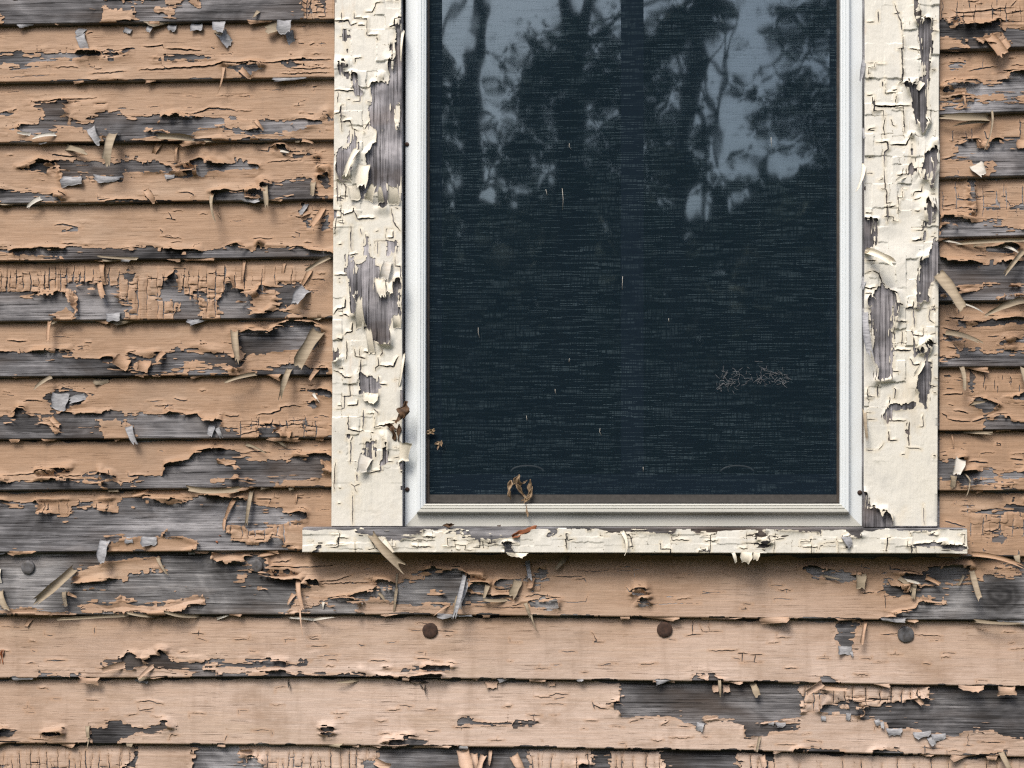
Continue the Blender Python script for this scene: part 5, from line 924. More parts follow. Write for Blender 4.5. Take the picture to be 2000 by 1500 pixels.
# X, Y, heading in the picture (0 right, 90 down), length, width, tilt at start and end, sides, taper, cup, twist, sway
CURLS = [
 (160,56,95,16,18,30,5,GG,1,0,0,0),(157,68,72,32,22,25,-10,GG,.45,.3,0,0),(252,56,110,10,18,30,0,GG,.7,.3,0,0),(297,48,100,18,14,40,5,GG,.7,.3,10,0),(338,50,95,12,20,40,10,GG,.6,.4,0,0),(386,45,92,18,26,35,0,GG,.8,.3,0,0),(428,43,88,24,24,30,10,GG,.9,.2,0,0),(432,62,62,34,22,20,0,GG,.8,.3,0,0),(420,60,30,22,9,30,10,PP,.6,.3,0,0),(556,40,92,26,30,35,0,GG,.8,.2,0,0),(566,60,88,32,15,15,-5,GG,.9,.3,0,0),(548,52,150,28,22,30,5,PG,.8,.4,0,0),
 (505,22,120,16,8,40,10,PP,.6,.3,0,0),(470,135,45,28,14,30,-10,TT,.3,.4,0,0),(437,131,84,52,7,25,0,TT,.2,.3,0,14),
 (178,250,62,42,18,30,0,GG,.8,.3,10,0),(224,262,84,66,21,50,0,PG,.75,.5,0,0),(378,272,178,62,16,40,20,PP,.9,1.3,0,0),(312,282,120,22,12,20,-20,TT,.5,.5,0,0),(108,262,165,40,9,30,10,WW,.6,.6,0,0),(60,262,180,25,8,25,5,WW,.6,.3,0,0),(346,286,88,32,7,30,0,TT,.4,.4,0,0),(500,235,55,26,9,35,0,TT,.3,.4,0,0),(130,288,15,50,13,25,5,PP,.4,.3,0,-14),(590,274,15,26,7,30,10,TT,.5,.3,0,0),
 (142,346,92,18,44,50,-25,GG,.9,.2,0,0),(211,345,95,12,54,50,-25,GG,.9,.2,0,0),(332,341,90,8,20,40,0,GG,.8,.2,0,0),(80,387,150,30,9,25,5,WW,.7,.3,0,0),(545,294,20,22,6,30,10,WW,.4,.2,0,0),(285,372,50,30,14,20,0,TT,.4,.3,0,0),
 (416,378,86,60,10,45,0,PP,.55,.7,40,6),(425,415,60,12,5,30,0,TT,.3,.2,0,0),(518,364,72,44,14,50,5,PP,.35,.9,0,12),(612,356,84,28,11,40,5,PP,.6,.6,0,10),(600,398,115,26,9,30,0,GG,.8,.3,0,0),(632,406,110,44,12,30,40,TT,.8,.5,0,0),(604,414,140,18,8,30,0,TT,.4,.3,0,0),
 (200,515,84,40,11,20,0,TT,.6,.5,0,10),(196,552,72,36,13,30,0,TT,.8,.5,0,0),(268,505,176,72,6,25,0,PP,.6,.5,0,0),(644,503,142,56,12,30,10,PP,.8,1.4,0,0),(478,508,90,52,7,25,0,TT,.5,.6,0,0),(556,514,100,22,7,30,0,TT,.6,.4,0,0),(597,565,128,36,26,45,10,GG,.5,.4,0,0),(222,612,84,16,32,30,0,GG,.6,.2,0,0),(606,528,112,40,10,25,0,TT,.5,.6,0,0),
 (98,628,88,44,9,20,5,TT,.8,1.0,0,0),(110,628,150,24,5,20,0,PP,.3,.4,0,0),(460,648,76,64,22,30,10,PP,.9,1.5,0,0),(622,648,115,76,28,25,5,PP,1,.9,0,0),(244,700,118,20,32,25,10,TT,.9,.5,0,0),(320,688,118,24,11,40,10,TT,.6,.4,0,0),(566,722,100,60,13,60,-10,PP,.6,.8,0,-14),(500,730,165,58,10,25,5,PP,.5,1.0,0,0),(284,708,100,20,26,25,10,TT,.8,.6,0,0),(620,720,120,28,10,20,5,TT,.5,.3,0,0),
 (100,736,140,36,9,30,5,PP,.6,.6,0,0),(198,742,88,9,30,25,0,PP,.9,.2,0,0),(120,768,95,34,34,15,25,GG,.95,.2,0,0),(166,774,165,30,16,25,10,GG,.8,.2,0,0),(612,768,60,22,6,25,5,WW,.4,.3,0,0),
 (252,832,72,40,15,25,5,GG,.6,.3,0,0),(415,832,100,20,14,35,0,GG,.6,.3,0,0),(424,836,60,20,10,30,0,GG,.6,.3,0,0),(100,815,48,26,12,20,5,TT,.8,.7,0,0),(560,842,92,12,24,15,10,TT,.9,.8,0,0),(528,858,8,34,7,20,10,PP,.6,.3,0,8),(480,868,12,44,6,20,5,PP,.5,.3,0,6),
 (290,960,164,32,9,25,5,TT,.6,.9,0,0),(366,953,12,108,12,20,25,PP,1.1,1.0,0,4),(492,958,92,68,9,35,5,PP,.6,.7,0,10),(458,976,118,40,9,25,0,TT,.8,.6,0,-30),(440,1012,98,24,7,20,0,TT,.7,.5,0,-12),(580,964,95,20,4,20,0,TT,.6,.4,0,10),
 (206,1056,98,46,22,35,0,GG,.55,.4,0,6),(253,1050,95,11,18,40,5,GG,.8,.3,0,0),(292,1049,92,17,32,40,5,GG,.8,.2,0,0),(540,1080,172,34,7,25,0,TT,.8,.6,0,0),
 (146,1112,126,88,21,35,10,PP,.9,1.2,0,0),(308,1088,56,40,8,30,5,PP,.5,.5,0,0),(126,1156,76,28,9,30,5,PP,.8,.5,0,0),(132,1158,20,22,8,20,10,TT,.5,.2,0,0),(2,1155,72,42,16,40,10,PP,.6,.8,0,-20),(-2,1112,85,26,10,35,5,WW,.6,.4,0,0),
 (583,1130,84,60,9,25,5,TT,.9,.5,0,2),(586,1188,82,62,4,20,0,TT,.15,.3,0,-4),(574,1160,120,22,9,25,5,TT,.4,.3,0,0),(776,1120,96,38,5,20,5,PP,.5,.3,0,0),(775,1148,95,50,7,20,0,PP,.4,.4,0,2),(632,1176,95,12,6,30,0,WW,.5,.4,0,0),(740,1158,40,20,6,25,0,PP,.7,.4,0,20),
 (908,1122,95,82,8,35,5,GG,1.2,.5,0,0),(915,1130,97,66,7,30,5,GG,.9,.5,0,0),(902,1148,102,40,8,25,0,GG,.6,.5,0,0),(894,1164,112,32,6,25,0,PP,.5,.3,0,0),(880,1180,155,36,6,25,0,TT,.4,.3,0,0),(1012,1134,104,32,18,40,10,PP,.9,.4,0,0),(953,1142,100,26,11,45,0,PP,.5,.5,0,0),(1026,1177,66,28,8,30,5,PP,.5,.3,0,6),(1037,1200,76,36,4,15,0,PP,.3,.3,0,-4),(990,1171,172,46,7,20,5,PP,.8,.4,0,-8),(1030,1096,80,36,10,30,10,GG,.5,.4,0,0),(1108,1086,128,34,11,35,10,PG,.9,.8,0,0),(1040,1128,105,20,14,20,10,TT,.8,.8,0,0),
 (1682,1118,104,32,19,50,5,PP,.9,.4,0,0),(1754,1128,30,36,9,25,15,PP,.8,.4,0,26),(1786,1142,102,26,9,35,0,PP,.6,.4,30,0),(1762,1132,8,30,7,25,10,WW,.6,.3,0,0),(1897,1114,93,54,11,40,5,PP,.9,.4,0,0),(1882,1124,122,24,6,30,0,PP,.6,.3,0,0),(1808,1128,20,26,9,20,30,TT,.7,.8,0,0),(1604,1124,10,36,5,20,10,PP,.4,.3,0,0),(1905,1212,8,90,7,15,5,PP,.4,.3,0,4),
 (250,1202,178,120,6,15,5,PP,.9,.6,0,3),(310,1203,178,56,7,25,10,PP,.8,.8,0,0),(390,1203,176,66,7,25,10,PP,.8,.8,0,0),(612,1210,190,46,6,25,10,WW,.6,.6,0,0),(612,1210,-10,46,6,25,10,WW,.5,.6,0,0),(424,1208,-12,26,6,25,10,WW,.5,.6,0,0),(62,1208,125,20,9,20,5,TT,.6,.4,0,0),
 (1690,1214,112,42,10,25,10,TT,.9,1.4,0,0),(1650,1262,92,16,28,20,5,GG,.9,.2,0,0),(1662,1272,80,10,7,20,5,GG,.5,.2,0,0),(1512,1206,88,10,54,10,-10,TT,1,.1,0,0),
 (244,1298,170,44,14,25,5,TT,.7,.5,0,0),(300,1300,140,34,9,30,5,TT,.4,.5,0,0),(175,1325,92,10,42,25,10,TT,.9,.5,0,0),(278,1326,92,7,28,30,5,GG,.8,.2,0,0),(700,1328,172,40,6,25,10,PP,.8,.6,0,0),(172,1418,80,22,9,35,5,PP,.7,.6,0,0),(174,1440,90,22,3,20,5,PP,.5,.3,0,0),(960,1332,90,12,24,20,15,TT,.9,.4,0,0),(1078,1332,90,8,14,20,15,TT,.9,.4,0,0),
 (1470,1334,70,26,13,35,5,PP,.9,.4,0,0),(1405,1328,90,30,6,30,5,PP,.8,.4,10,0),(1398,1338,90,14,14,15,10,TT,.9,.3,0,0),(1418,1338,90,14,14,15,10,TT,.9,.3,0,0),(1368,1412,100,14,17,30,0,GG,.6,.3,0,0),(1605,1334,158,40,16,45,15,TT,.7,1.0,0,0),(1600,1342,5,52,8,20,15,TT,.8,.5,0,0),
 (1746,1423,88,12,30,45,-10,GG,.8,.2,0,0),(1800,1430,84,10,34,45,-10,GG,.8,.2,0,0),(1832,1434,84,12,28,45,-10,GG,.7,.2,0,0),(1815,1440,66,16,12,35,0,GG,.7,.3,0,0),(1608,1399,95,8,10,40,0,GG,.8,.3,0,0),(1657,1393,95,12,10,40,0,GG,.8,.3,0,0),(1712,1406,70,10,12,40,0,GG,.8,.3,0,0),(1722,1410,80,12,8,40,0,GG,.7,.3,0,0),(1524,1411,92,9,20,40,0,GG,.8,.2,0,0),(1506,1409,95,7,12,40,0,GG,.8,.2,0,0),(1955,1470,78,36,12,40,5,PP,.6,.5,0,0),(1484,1440,110,26,6,30,10,PP,.7,.5,0,0),(1780,1356,42,26,13,25,15,TT,.9,1.3,0,0),(1965,1342,92,14,34,15,10,TT,1,.5,0,0),(1895,1340,92,10,48,15,10,TT,.9,.5,0,0),
 (905,1466,72,40,30,35,25,TT,.9,1.0,0,0),(926,1472,85,36,20,30,20,TT,.8,1.2,0,0),(944,1476,112,34,14,30,20,TT,.8,1.0,0,0),(958,1466,90,26,8,30,10,TT,.6,.6,0,0),(1005,1476,60,30,22,30,20,TT,.8,1.1,0,0),(735,1486,20,32,18,30,20,TT,.8,1.0,0,0),(490,1468,178,22,16,30,20,TT,.9,1.5,0,0),(1488,1476,80,22,14,30,10,TT,.6,.8,0,0),
 (1930,72,58,48,24,25,25,TT,.85,.8,0,0),(1958,78,70,22,16,25,10,TT,.8,.7,0,0),(1880,178,86,34,6,30,0,TT,.6,.5,0,0),(1930,230,172,88,16,30,10,PP,.9,.8,0,0),(1926,237,170,60,8,20,5,PP,.6,.4,0,0),(1937,216,91,74,4,20,0,PP,.7,.5,0,3),(1905,322,62,24,26,35,10,WW,.5,.4,0,0),(1918,275,92,16,26,20,15,TT,.9,.6,0,0),(1995,274,92,16,22,20,15,TT,.9,.6,0,0),
 (1870,476,-1,126,9,20,15,PP,1,1.2,0,0),(1902,480,-4,20,4,15,10,PP,.4,.3,0,0),(1960,481,26,28,6,35,5,WW,.6,.3,0,0),(1842,470,14,34,4,20,5,WW,.5,.3,0,0),(1998,490,136,62,13,35,15,PP,.7,1.3,0,0),(1862,590,14,54,5,20,5,WW,.4,.4,0,0),(2004,586,166,88,15,35,10,PP,.5,.8,0,-12),(1846,650,14,64,11,35,10,PP,.4,.5,0,0),
 (1878,717,82,44,9,35,10,PP,.6,.5,0,0),(1998,718,94,40,13,40,10,PP,.8,.5,0,0),(1895,788,-5,26,8,35,10,PP,.4,.6,0,0),(1880,843,6,50,7,20,15,PP,.8,.5,0,10),(1858,848,80,24,3,20,0,TT,.5,.4,0,16),(1876,896,112,36,22,45,10,WW,.5,.3,0,0),(1862,930,98,22,12,30,5,PP,.8,.4,0,0),(1884,925,52,18,3,30,5,PP,.9,.4,0,20),(1894,938,96,30,3,15,0,PP,.6,.4,0,16),(1900,1082,4,86,10,10,10,TT,1,.8,0,0),(1985,1084,80,18,12,20,10,PP,.7,.5,0,0),
]
for i, (X, Y, an, L, w, a0, a1, mt, tp, cp, tw, sw) in enumerate(CURLS):
    key = find_board(X, min(max(Y, -60), 1560)) or find_board(X, Y - 6)
    if key is None: continue
    o = BOBJ[key][0]
    curl(o, X, Y, an, L, w, a0, a1, [M[q] for q in mt], surf_depth(key, X, Y) + 1.4, tp, cp, tw, i, sw)
for key, (o, x0, x1, top, bot) in BOBJ.items():
    rs = np.random.RandomState(900 + len(key) * 31 + int(key[1:]) * 7 + ord(key[0]) if key[1:].isdigit() else 900)
    xa, xb = max(x0, -20), min(x1, 2020)
    if float(bot(0.5 * (xa + xb))) < -5 or float(bot(0.5 * (xa + xb))) > 1520: continue
    for _ in range(int((xb - xa) / 130)):
        X = rs.uniform(xa + 10, xb - 20); Y = float(bot(X)) - rs.uniform(0, 3)
        mt = [TT, TT, TT, PP, GG][rs.randint(5)]
        curl(o, X, Y + 1.5, 90, rs.uniform(2.5, 6.5), rs.choice([14, 24, 40, 70]) * rs.uniform(.7, 1.2), rs.uniform(5, 25), rs.uniform(-40, 0), [M[q] for q in mt], DB - rs.uniform(0, 6), rs.uniform(.8, 1), rs.uniform(.0, .12), 0, int(X), 0)
CC = ('cream', 'white'); CP = ('cream', 'pale')
CAS_CURLS = [(698,292,112,58,12,35,10,CC,.7,.6,0,0),(712,322,98,44,26,20,5,CC,.9,.4,0,0),(690,362,80,30,24,15,10,CC,.8,.4,0,0),(758,512,100,34,20,35,-5,WW,.9,.7,0,0),(742,544,84,36,20,20,5,CC,.8,.3,0,0),(760,545,80,28,14,20,5,CC,.8,.3,0,0),(706,640,-98,56,22,20,10,CP,.25,.3,0,0),(726,690,-95,48,14,20,5,CC,.6,.3,0,0),(716,892,112,32,26,35,10,WW,.6,.3,0,0),(724,768,92,18,34,20,10,CP,.7,.3,0,0),(776,640,-90,24,16,25,10,CC,.8,.5,0,0),(780,882,2,22,40,20,5,CC,.8,.15,0,0),(720,392,-70,30,18,25,15,CC,.7,.3,0,0),(745,395,-95,28,12,25,10,CC,.6,.3,0,0),(770,400,-92,34,22,15,10,CC,.8,.3,0,0),
 (1692,492,34,52,20,45,20,CC,.9,1.4,0,0),(1802,708,118,34,10,40,5,CC,.7,.4,0,0),(1800,330,95,18,14,20,0,CC,.7,.3,0,0),(1770,342,150,26,8,25,5,CC,.6,.3,0,0),(1832,536,62,82,24,30,25,PP,.8,.8,0,10),(1801,160,120,16,12,25,0,CC,.6,.3,0,0)]
casings = [o for o in window.children if o.name.startswith('casing_board')]
for i, (X, Y, an, L, w, a0, a1, mt, tp, cp, tw, sw) in enumerate(CAS_CURLS):
    curl(casings[0] if X < 1000 else casings[1], X, Y, an, L, w, a0, a1, [M[q] for q in mt], DC + 1.2, tp, cp, tw, i + 500, sw)
for i, (X, Y, an, L, w, a0, a1, mt, tp, cp, sw) in enumerate([(1689,602,100,96,14,30,15,GG,.7,.6,-16),(1689,110,104,52,9,30,15,GG,.6,.5,-18),(1688,800,96,60,8,30,10,PG,.6,.4,0),(1687,320,96,60,8,30,10,CP,.6,.4,0),(1688,540,98,26,10,30,10,GG,.6,.4,0),(1687,250,96,22,8,30,10,GG,.6,.4,0),(788,60,92,60,6,30,5,CP,.6,.4,0),(788,690,88,66,7,30,10,CP,.5,.4,0)]):
    curl(casings[0] if X < 1000 else casings[1], X, Y, an, L, w, a0, a1, [M[q] for q in mt], DC - 8, tp, cp, 0, i + 600, sw)
for i, (X, Y, an, L, w, a0, a1, mt, tp, cp, sw) in enumerate([(726,1044,50,88,17,30,15,('pale','pale'),1.1,.7,6),(748,1056,48,36,16,25,10,CC,.6,.3,0),(1432,1079,70,20,8,20,-20,CC,.5,.3,0),(1458,1078,94,20,24,20,-30,CC,.6,.3,0),(1478,1079,100,14,14,20,-10,CC,.5,.3,0),(1650,1046,62,22,15,30,0,GG,.8,.2,0),(1010,1080,92,8,40,10,-5,CC,.8,.2,0),(1215,1038,55,44,8,20,5,CC,.5,.5,34)]):
    curl(sill, X, Y, an, L, w, a0, a1, [M[q] for q in mt], DS + 1.0, tp, cp, 0, i + 700, sw)

# ------------------------------------------------------------------ nails
for (x, y, r, key, mt) in ((55, 1108, 13.5, 'B10', 'nail_grey'), (501, 1105, 13, 'B10', 'nail_grey'), (840, 1231.5, 15, 'B11', 'nail_rust'), (1298, 1229.5, 15, 'B11', 'nail_rust'), (1769, 1239, 15.5, 'B11', 'nail_grey')):
    d = surf_depth(key, x, y) + 2.5; c = W(x, y, d); na = 24; ang = np.linspace(0, 2 * math.pi, na, endpoint=False); rs = np.random.RandomState(int(x))
    rj = 1 + 0.03 * rs.uniform(-1, 1, na); v = []
    for rr, dd in ((1.0, d - 5), (1.0, d + 2.4), (0.93, d + 3.2), (0.5, d + 3.0), (0.0, d + 2.8)):
        v += [(c[0] + rr * r * .001 * rj[k] * math.cos(q), -dd * .001, c[2] + rr * r * .001 * rj[k] * math.sin(q)) for k, q in enumerate(ang)]
    poly_mesh('nail_head', np.array(v), [(i * na + j, i * na + (j + 1) % na, (i + 1) * na + (j + 1) % na, (i + 1) * na + j) for i in range(4) for j in range(na)], M[mt], BOBJ[key][0], True)
c = W(1098, 1435, 12); v = []
na = 14; ang = np.linspace(0, 2 * math.pi, na, endpoint=False)
for rr, dd in ((1.35, 9), (1.3, 9.6 + 3), (0.85, 9.4 + 2.4), (0.7, 7.5)): v += [(c[0] + rr * 4.2e-3 * math.cos(q), -dd * .001, c[2] + rr * 3.6e-3 * math.sin(q)) for q in ang]
poly_mesh('nail_hole', np.array(v), [(i * na + j, i * na + (j + 1) % na, (i + 1) * na + (j + 1) % na, (i + 1) * na + j) for i in range(3) for j in range(na)] + [tuple(3 * na + j for j in range(na))], M['nail_rust'], BOBJ['B12'][0], True)

# ------------------------------------------------------------------ dead leaves and bits of plant caught on the window
def crumple(name, pieces, label, cat, mat, seed, depth, thin=0.5):
    """Each piece: X, Y, heading, length, width; a leaf blade, folded along its midrib and crumpled."""
    rs = np.random.RandomState(seed); root = None; V = []; F = []; base = 0
    for (X, Y, ang, L, w, dd) in pieces:
        n, m = 10, 6; th = math.radians(ang); c = W(X, Y, depth + dd); e = np.array([math.cos(th), 0, -math.sin(th)]); sd = np.array([math.sin(th), 0, math.cos(th)])
        ph = rs.uniform(0, 6, 4); pos = c.copy(); tl = rs.uniform(-0.2, 0.5)
        for i in range(n + 1):
            s = i / n; prof = (math.sin(math.pi * min(1, 0.06 + 0.9 * s)) ** 0.7) * (0.8 + 0.35 * math.sin(7 * s + ph[0]))
            for j in range(m + 1):
                q = (j / m - 0.5) * 2
                o = abs(q) * w * 0.35 + 0.16 * w * math.sin(5 * s + 3 * q + ph[1]) + 0.12 * w * math.sin(11 * s - 4 * q + ph[2])
                p = pos + sd * (q * 0.5 * w * prof * (0.8 + 0.2 * math.sin(9 * s + ph[3] + q))) * .001 + np.array([0, -1, 0]) * o * prof * .001
                V.append(p + rs.uniform(-1, 1, 3) * w * 4e-5)
            tl += rs.uniform(-0.35, 0.35); pos = pos + (e * math.cos(tl) + np.array([0, -1, 0]) * math.sin(tl)) * L / n * .001 + sd * rs.uniform(-.06, .06) * w * .001
        idd = lambda i, j: base + i * (m + 1) + j
        F += [(idd(i, j), idd(i + 1, j), idd(i + 1, j + 1), idd(i, j + 1)) for i in range(n) for j in range(m)]
        base = len(V)
    V = np.array(V); V[:, 1] = np.minimum(V[:, 1], -(depth - 1) * .001)
    o = poly_mesh(name, V, F, mat, None, True)
    md = o.modifiers.new('thickness', 'SOLIDIFY'); md.thickness = thin * .001
    return tag(o, label, cat)
crumple('dead_leaf', [(796, 783, 100, 40, 26, 4), (786, 806, 110, 34, 16, 3), (765, 832, 80, 30, 14, 2), (752, 828, 20, 30, 10, 3), (780, 828, 95, 36, 10, 1)], 'crumpled dark brown dead leaf stuck on the left casing edge', 'leaf', M['brown'], 3, DC + 3)
crumple('leaf_fragment', [(833, 846, -10, 20, 12, 2), (838, 840, 40, 14, 9, 3)], 'small pale dry leaf scrap at left edge of the insect screen', 'leaf', M['leafpale'], 5, 8)
crumple('leaf_fragment', [(849, 868, -20, 20, 7, 1), (862, 860, 80, 14, 5, 2), (858, 868, 100, 16, 3, 1)], 'tiny ragged leaf scrap hanging below the pale scrap on the screen', 'leaf', M['leafpale'], 6, 6)
crumple('dried_plant_clump', [(1015, 927, 120, 30, 13, 4), (998, 938, 95, 34, 12, 5), (1008, 945, 60, 36, 11, 6), (1012, 935, 75, 30, 9, 8), (994, 950, 80, 28, 6, 3), (1036, 936, 95, 30, 9, 5), (1040, 950, 110, 32, 10, 4), (1034, 965, 120, 24, 9, 5), (1018, 978, -10, 22, 8, 5), (1030, 938, 140, 12, 4, 6), (1028, 986, 82, 26, 5, 12)], 'tangle of dry brown plant fibres on the bottom rail of the screen', 'dead plant', M['leafpale'], 8, 8)
crumple('dead_leaf', [(1000, 1048, -20, 58, 18, 2)], 'rust coloured leaf curled over the torn paint of the sill', 'leaf', M['rust'], 12, DS + 2)
crumple('leaf_fragment', [(864, 1027, -4, 34, 9, 1)], 'brown leaf piece lying on the sill under the left of the frame', 'leaf', M['brown'], 13, 40)
crumple('leaf_fragment', [(971, 1027, -2, 14, 4, 1)], 'small grey brown leaf bit on the sill left of the rust leaf', 'leaf', M['brown'], 14, 40)
crumple('dead_leaf', [(418, 1050, 20, 26, 20, 1)], 'curled brown leaf on the bare board left of the sill', 'leaf', M['rust'], 15, 10)
crumple('cocoon', [(6, 1268, 95, 36, 11, 2)], 'dark red brown cocoon at the left edge of the second board below the sill', 'cocoon', M['rust'], 16, 9)
crumple('dry_grass_wisp', [(800, 1330, 5, 40, 6, 1), (820, 1334, 60, 16, 3, 1), (830, 1336, 82, 24, 3, 1)], 'dark wisp of dry grass under a board edge below the window', 'grass wisp', M['bronze'], 17, 6)
crumple('twig', [(563, 1326, 82, 20, 4, 1)], 'short dark green twig sticking out below a board edge', 'twig', M['bronze'], 18, 6)

# ------------------------------------------------------------------ the yard in front of the house: it only shows mirrored in the panes
def mat_ground():
    t = NT('rough_grass'); n = t.noise(t.pos((3, 3, 3)), 1, 6, 0.7)
    return t.done(t.pbsdf(t.ramp(n, [(0.3, (0.03, 0.035, 0.015)), (0.7, (0.085, 0.09, 0.04))]), 0.9, t.bump(n, 0.8, 0.05)))
g = 200.0
ground = poly_mesh('ground', np.array([(-g, -g, 0), (g, -g, 0), (g, g, 0), (-g, g, 0)], float), [(0, 1, 2, 3)], mat_ground()); tag(ground, kind='structure')
def mat_leaf(name, c):
    t = NT(name); oi = t.noise(t.pos((2, 2, 2)), 1, 3)
    return t.done(t.pbsdf(t.mix(oi, tuple(0.6 * q for q in c), tuple(1.4 * q for q in c)), 0.7, None, 0.2))
LEAF = [mat_leaf('leaf_green', (0.035, 0.055, 0.02)), mat_leaf('leaf_olive', (0.055, 0.06, 0.022))]
YG = 0.034
def R(X, Y, T):
    """Point T m in front of the wall whose mirror image in the panes stands at X, Y of the picture."""
    p = W(X, Y, -(T + 2 * YG) * 1000.0); return np.array([p[0], -T, p[2]])
def tree(name, T, limbs, clumps, label, mat, seed, leaf=0.062, dens=1.05):
    rs = np.random.RandomState(seed); x0 = R(*limbs[0][0][:2], T); root = empty(name, (x0[0], x0[1], 0), label, 'tree', 'trees mirrored in the window')
    tr = MB()
    for pts in limbs:
        P = [R(x, y, T + dt) for x, y, r, dt in pts]; sc = (T + CAMD) / 3.0
        rr = [r * sc * 0.0005 for x, y, r, dt in pts]
        if P[-1][2] < 0.3: P[-1][2] = -0.05
        tr.tube(P, rr, 9)
    sc = (T + CAMD) / 3.0 * .001
    for (x, y, rx, ry, k) in clumps:
        for _ in range(3):
            x1, y1 = x + rs.uniform(-1, 1) * rx * .9, y + rs.uniform(-1, 1) * ry * .9; lp = limbs[rs.randint(len(limbs))]; q = lp[rs.randint(max(1, len(lp) - 1))]
            if abs(q[0] - x) + abs(q[1] - y) > 320: q = (x + rs.uniform(-.4, .4) * rx, y + ry * .7)
            tr.tube([R(q[0], q[1], T), R(.5 * (q[0] + x1) + rs.uniform(-14, 14), .5 * (q[1] + y1) + rs.uniform(-14, 14), T + .1), R(x1, y1, T + rs.uniform(-.3, .3))], [.016, .011, .004], 5)
    tr.build('trunk', M['bark'], root)
    V = []
    for (x, y, rx, ry, k) in clumps:
        c = R(x, y, T); k = int(k * dens)
        sub = rs.normal(0, 0.42, (max(3, k // 14), 3))
        for _ in range(k):
            b = sub[rs.randint(len(sub))] + rs.normal(0, 0.13, 3)
            p = c + np.array([b[0] * rx * sc, b[1] * rx * sc, b[2] * ry * sc])
            u = rs.normal(0, 1, 3); u /= np.linalg.norm(u); w = np.cross(u, rs.normal(0, 1, 3)); w /= np.linalg.norm(w)
            l = leaf * rs.uniform(0.6, 1.3)
            V += [p - u * l * .5, p + w * l * .26, p + u * l * .5, p - w * l * .26]
    V = np.array(V); n = len(V) // 4
    link_mesh('crown', V, np.arange(4 * n), np.arange(0, 4 * n, 4), np.full(n, 4), [mat], root)
    return root
tree('slender_tree', 7.0, [[(915, 1400, 44, 0), (918, 600, 36, 0), (925, 170, 32, 0), (940, 0, 28, 0), (948, -200, 24, 0), (955, -600, 16, 0)], [(925, 260, 14, 0), (862, 100, 11, .2), (905, -20, 9, .3), (930, -200, 6, .3)]],
     [(880, 200, 60, 130, 500), (865, 320, 55, 90, 420), (900, 420, 60, 90, 300), (840, 150, 30, 80, 200), (960, -420, 160, 160, 500), (940, 330, 50, 60, 160)], 'slender leaning tree mirrored at the left of the window glass', LEAF[0], 21)
tree('forked_tree', 7.6, [[(1105, 1400, 70, 0), (1112, 400, 60, 0), (1118, 90, 46, 0)], [(1118, 95, 40, 0), (1098, 0, 32, 0), (1080, -200, 26, 0), (1060, -600, 16, 0)], [(1118, 95, 34, 0), (1150, -10, 26, 0), (1190, -220, 20, 0), (1230, -600, 12, 0)], [(1140, 85, 14, .2), (1220, 28, 12, .4), (1310, -8, 9, .5), (1400, -60, 5, .5)], [(1262, 70, 14, 0), (1222, 28, 11, -.2), (1200, -40, 7, -.2)]],
     [(1090, 130, 120, 90, 1100), (1160, 180, 150, 120, 1500), (1040, 190, 80, 90, 700), (1250, 180, 120, 110, 1100), (1260, 100, 60, 60, 400), (1180, 300, 190, 90, 1200), (1010, 300, 80, 80, 500), (1130, 380, 220, 90, 1000), (1040, 120, 50, 60, 260), (1290, 280, 90, 90, 600)], 'forked tree with a dense crown mirrored in the middle of the glass', LEAF[0], 22)
tree('crooked_tree', 6.6, [[(1325, 1400, 50, 0), (1320, 500, 42, 0), (1330, 280, 34, 0), (1352, 150, 32, 0), (1375, 20, 28, 0), (1390, -300, 18, 0)], [(1345, 190, 16, 0), (1378, 240, 13, .2), (1375, 330, 11, .3), (1372, 500, 9, .3)], [(1420, 150, 6, .3), (1400, 240, 7, .3), (1412, 330, 6, .3)]],
     [(1345, 30, 70, 70, 500), (1320, 60, 60, 60, 360), (1400, 20, 60, 40, 220), (1330, 340, 90, 60, 360), (1420, 390, 70, 70, 260)], 'crooked tree with a bare side branch mirrored right of the muntin', LEAF[1], 23)
tree('broad_tree', 8.5, [[(1760, 1400, 80, 0), (1740, 300, 60, 0), (1720, 0, 46, 0), (1700, -400, 30, 0)], [(1740, 250, 24, 0), (1640, 180, 14, .3), (1540, 170, 8, .3)], [(1730, 60, 20, 0), (1620, 30, 12, .3), (1520, 20, 6, .3)]],
     [(1570, 190, 110, 90, 900), (1640, 240, 110, 110, 1000), (1520, 250, 60, 60, 240), (1610, 40, 110, 70, 800), (1680, 120, 100, 120, 700), (1540, 60, 70, 60, 260), (1600, 330, 80, 60, 300), (1480, 170, 40, 40, 100), (1700, -200, 200, 160, 600)], 'broad leafy tree mirrored at the right of the glass', LEAF[1], 24)
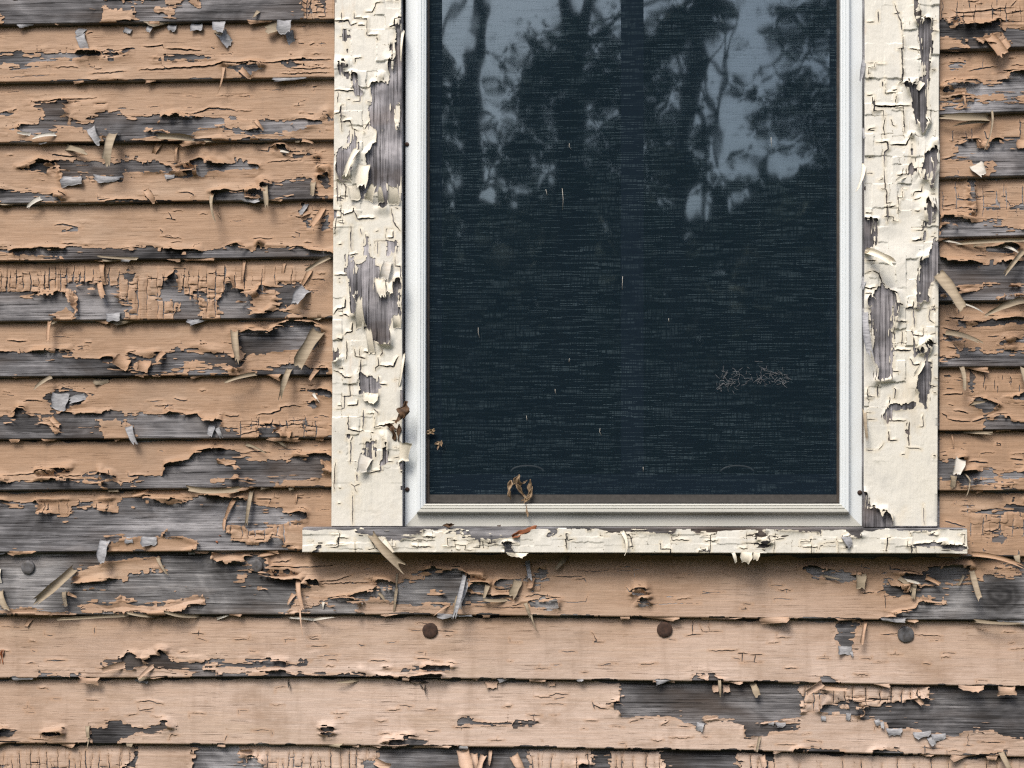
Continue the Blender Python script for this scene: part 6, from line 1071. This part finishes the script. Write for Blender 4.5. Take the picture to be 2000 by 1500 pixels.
# shrubs beyond the trees close the view lower down
ORD = ('leftmost', 'second from the left', 'middle', 'second from the right', 'rightmost')
for i, (x, y, r) in enumerate(((850, 470, 150), (1050, 500, 160), (1230, 450, 150), (1450, 530, 150), (1620, 480, 160))):
    rs = np.random.RandomState(60 + i); T = 9.0 + rs.uniform(-.5, 1.0); top = R(x, y - 90, T); sc = (T + CAMD) / 3 * .001
    root = empty('tall_shrub', (top[0], -T, 0), 'dark leafy shrub mirrored low in the glass, %s of five' % ORD[i], 'shrub', 'shrubs mirrored in the window')
    H = top[2]; V = []; K = 3000
    u = rs.normal(0, 1, (K, 3)); u /= np.linalg.norm(u, axis=1)[:, None]; rad = rs.uniform(0.45, 1.0, K)[:, None] * (1 + 0.22 * np.sin(5 * u[:, :1] + i) * np.cos(4 * u[:, 2:] + 2 * i))
    P = u * rad * [r * sc, 0.8, H * 0.52] + [top[0], -T, H * 0.5]; P[:, 2] = np.maximum(P[:, 2], 0.02)
    for p in P:
        a = rs.normal(0, 1, 3); a /= np.linalg.norm(a); w = np.cross(a, rs.normal(0, 1, 3)); w /= np.linalg.norm(w); l = 0.17 * rs.uniform(0.6, 1.3)
        V += [p - a * l * .5, p + w * l * .3, p + a * l * .5, p - w * l * .3]
    link_mesh('foliage', np.array(V), np.arange(4 * K), np.arange(0, 4 * K, 4), np.full(K, 4), [LEAF[i % 2]], root)
    m = MB()
    for q in range(4): a = rs.uniform(-.3, .3, 2); m.tube([(top[0] + a[0] * .3, -T + a[1] * .3, -.05), (top[0] + a[0], -T + a[1], H * .5), (top[0] + 2 * a[0], -T + a[1], H * .85)], [.05, .035, .012], 6)
    m.build('stems', M['bark'], root)
# the wood across the yard; its unseen flanks are added to shade the wall
rs = np.random.RandomState(77); K = 16000
ang = rs.uniform(-1.35, 1.35, K); rad = rs.uniform(12.5, 17.0, K); hh = 4.1 + 1.2 * vnoise(ang * 9, ang * 0, 5) + 0.4 * vnoise(ang * 31, ang * 0, 6)
P = np.c_[rad * np.sin(ang), -rad * np.cos(ang), hh * rs.uniform(0, 1, K) ** 0.8]
a = rs.normal(0, 1, (K, 3)); a /= np.linalg.norm(a, axis=1)[:, None]; w = np.cross(a, rs.normal(0, 1, (K, 3))); w /= np.linalg.norm(w, axis=1)[:, None]
l = (0.62 * rs.uniform(0.5, 1.3, K))[:, None]
V = np.stack([P - a * l * .5, P + w * l * .3, P + a * l * .5, P - w * l * .3], 1).reshape(-1, 3)
wood = link_mesh('woodland', V, np.arange(4 * K), np.arange(0, 4 * K, 4), np.full(K, 4), [LEAF[0]]); tag(wood, 'dark mass of woodland across the yard, mirrored in the window, flanks added to shade the wall', 'woodland', kind='stuff')
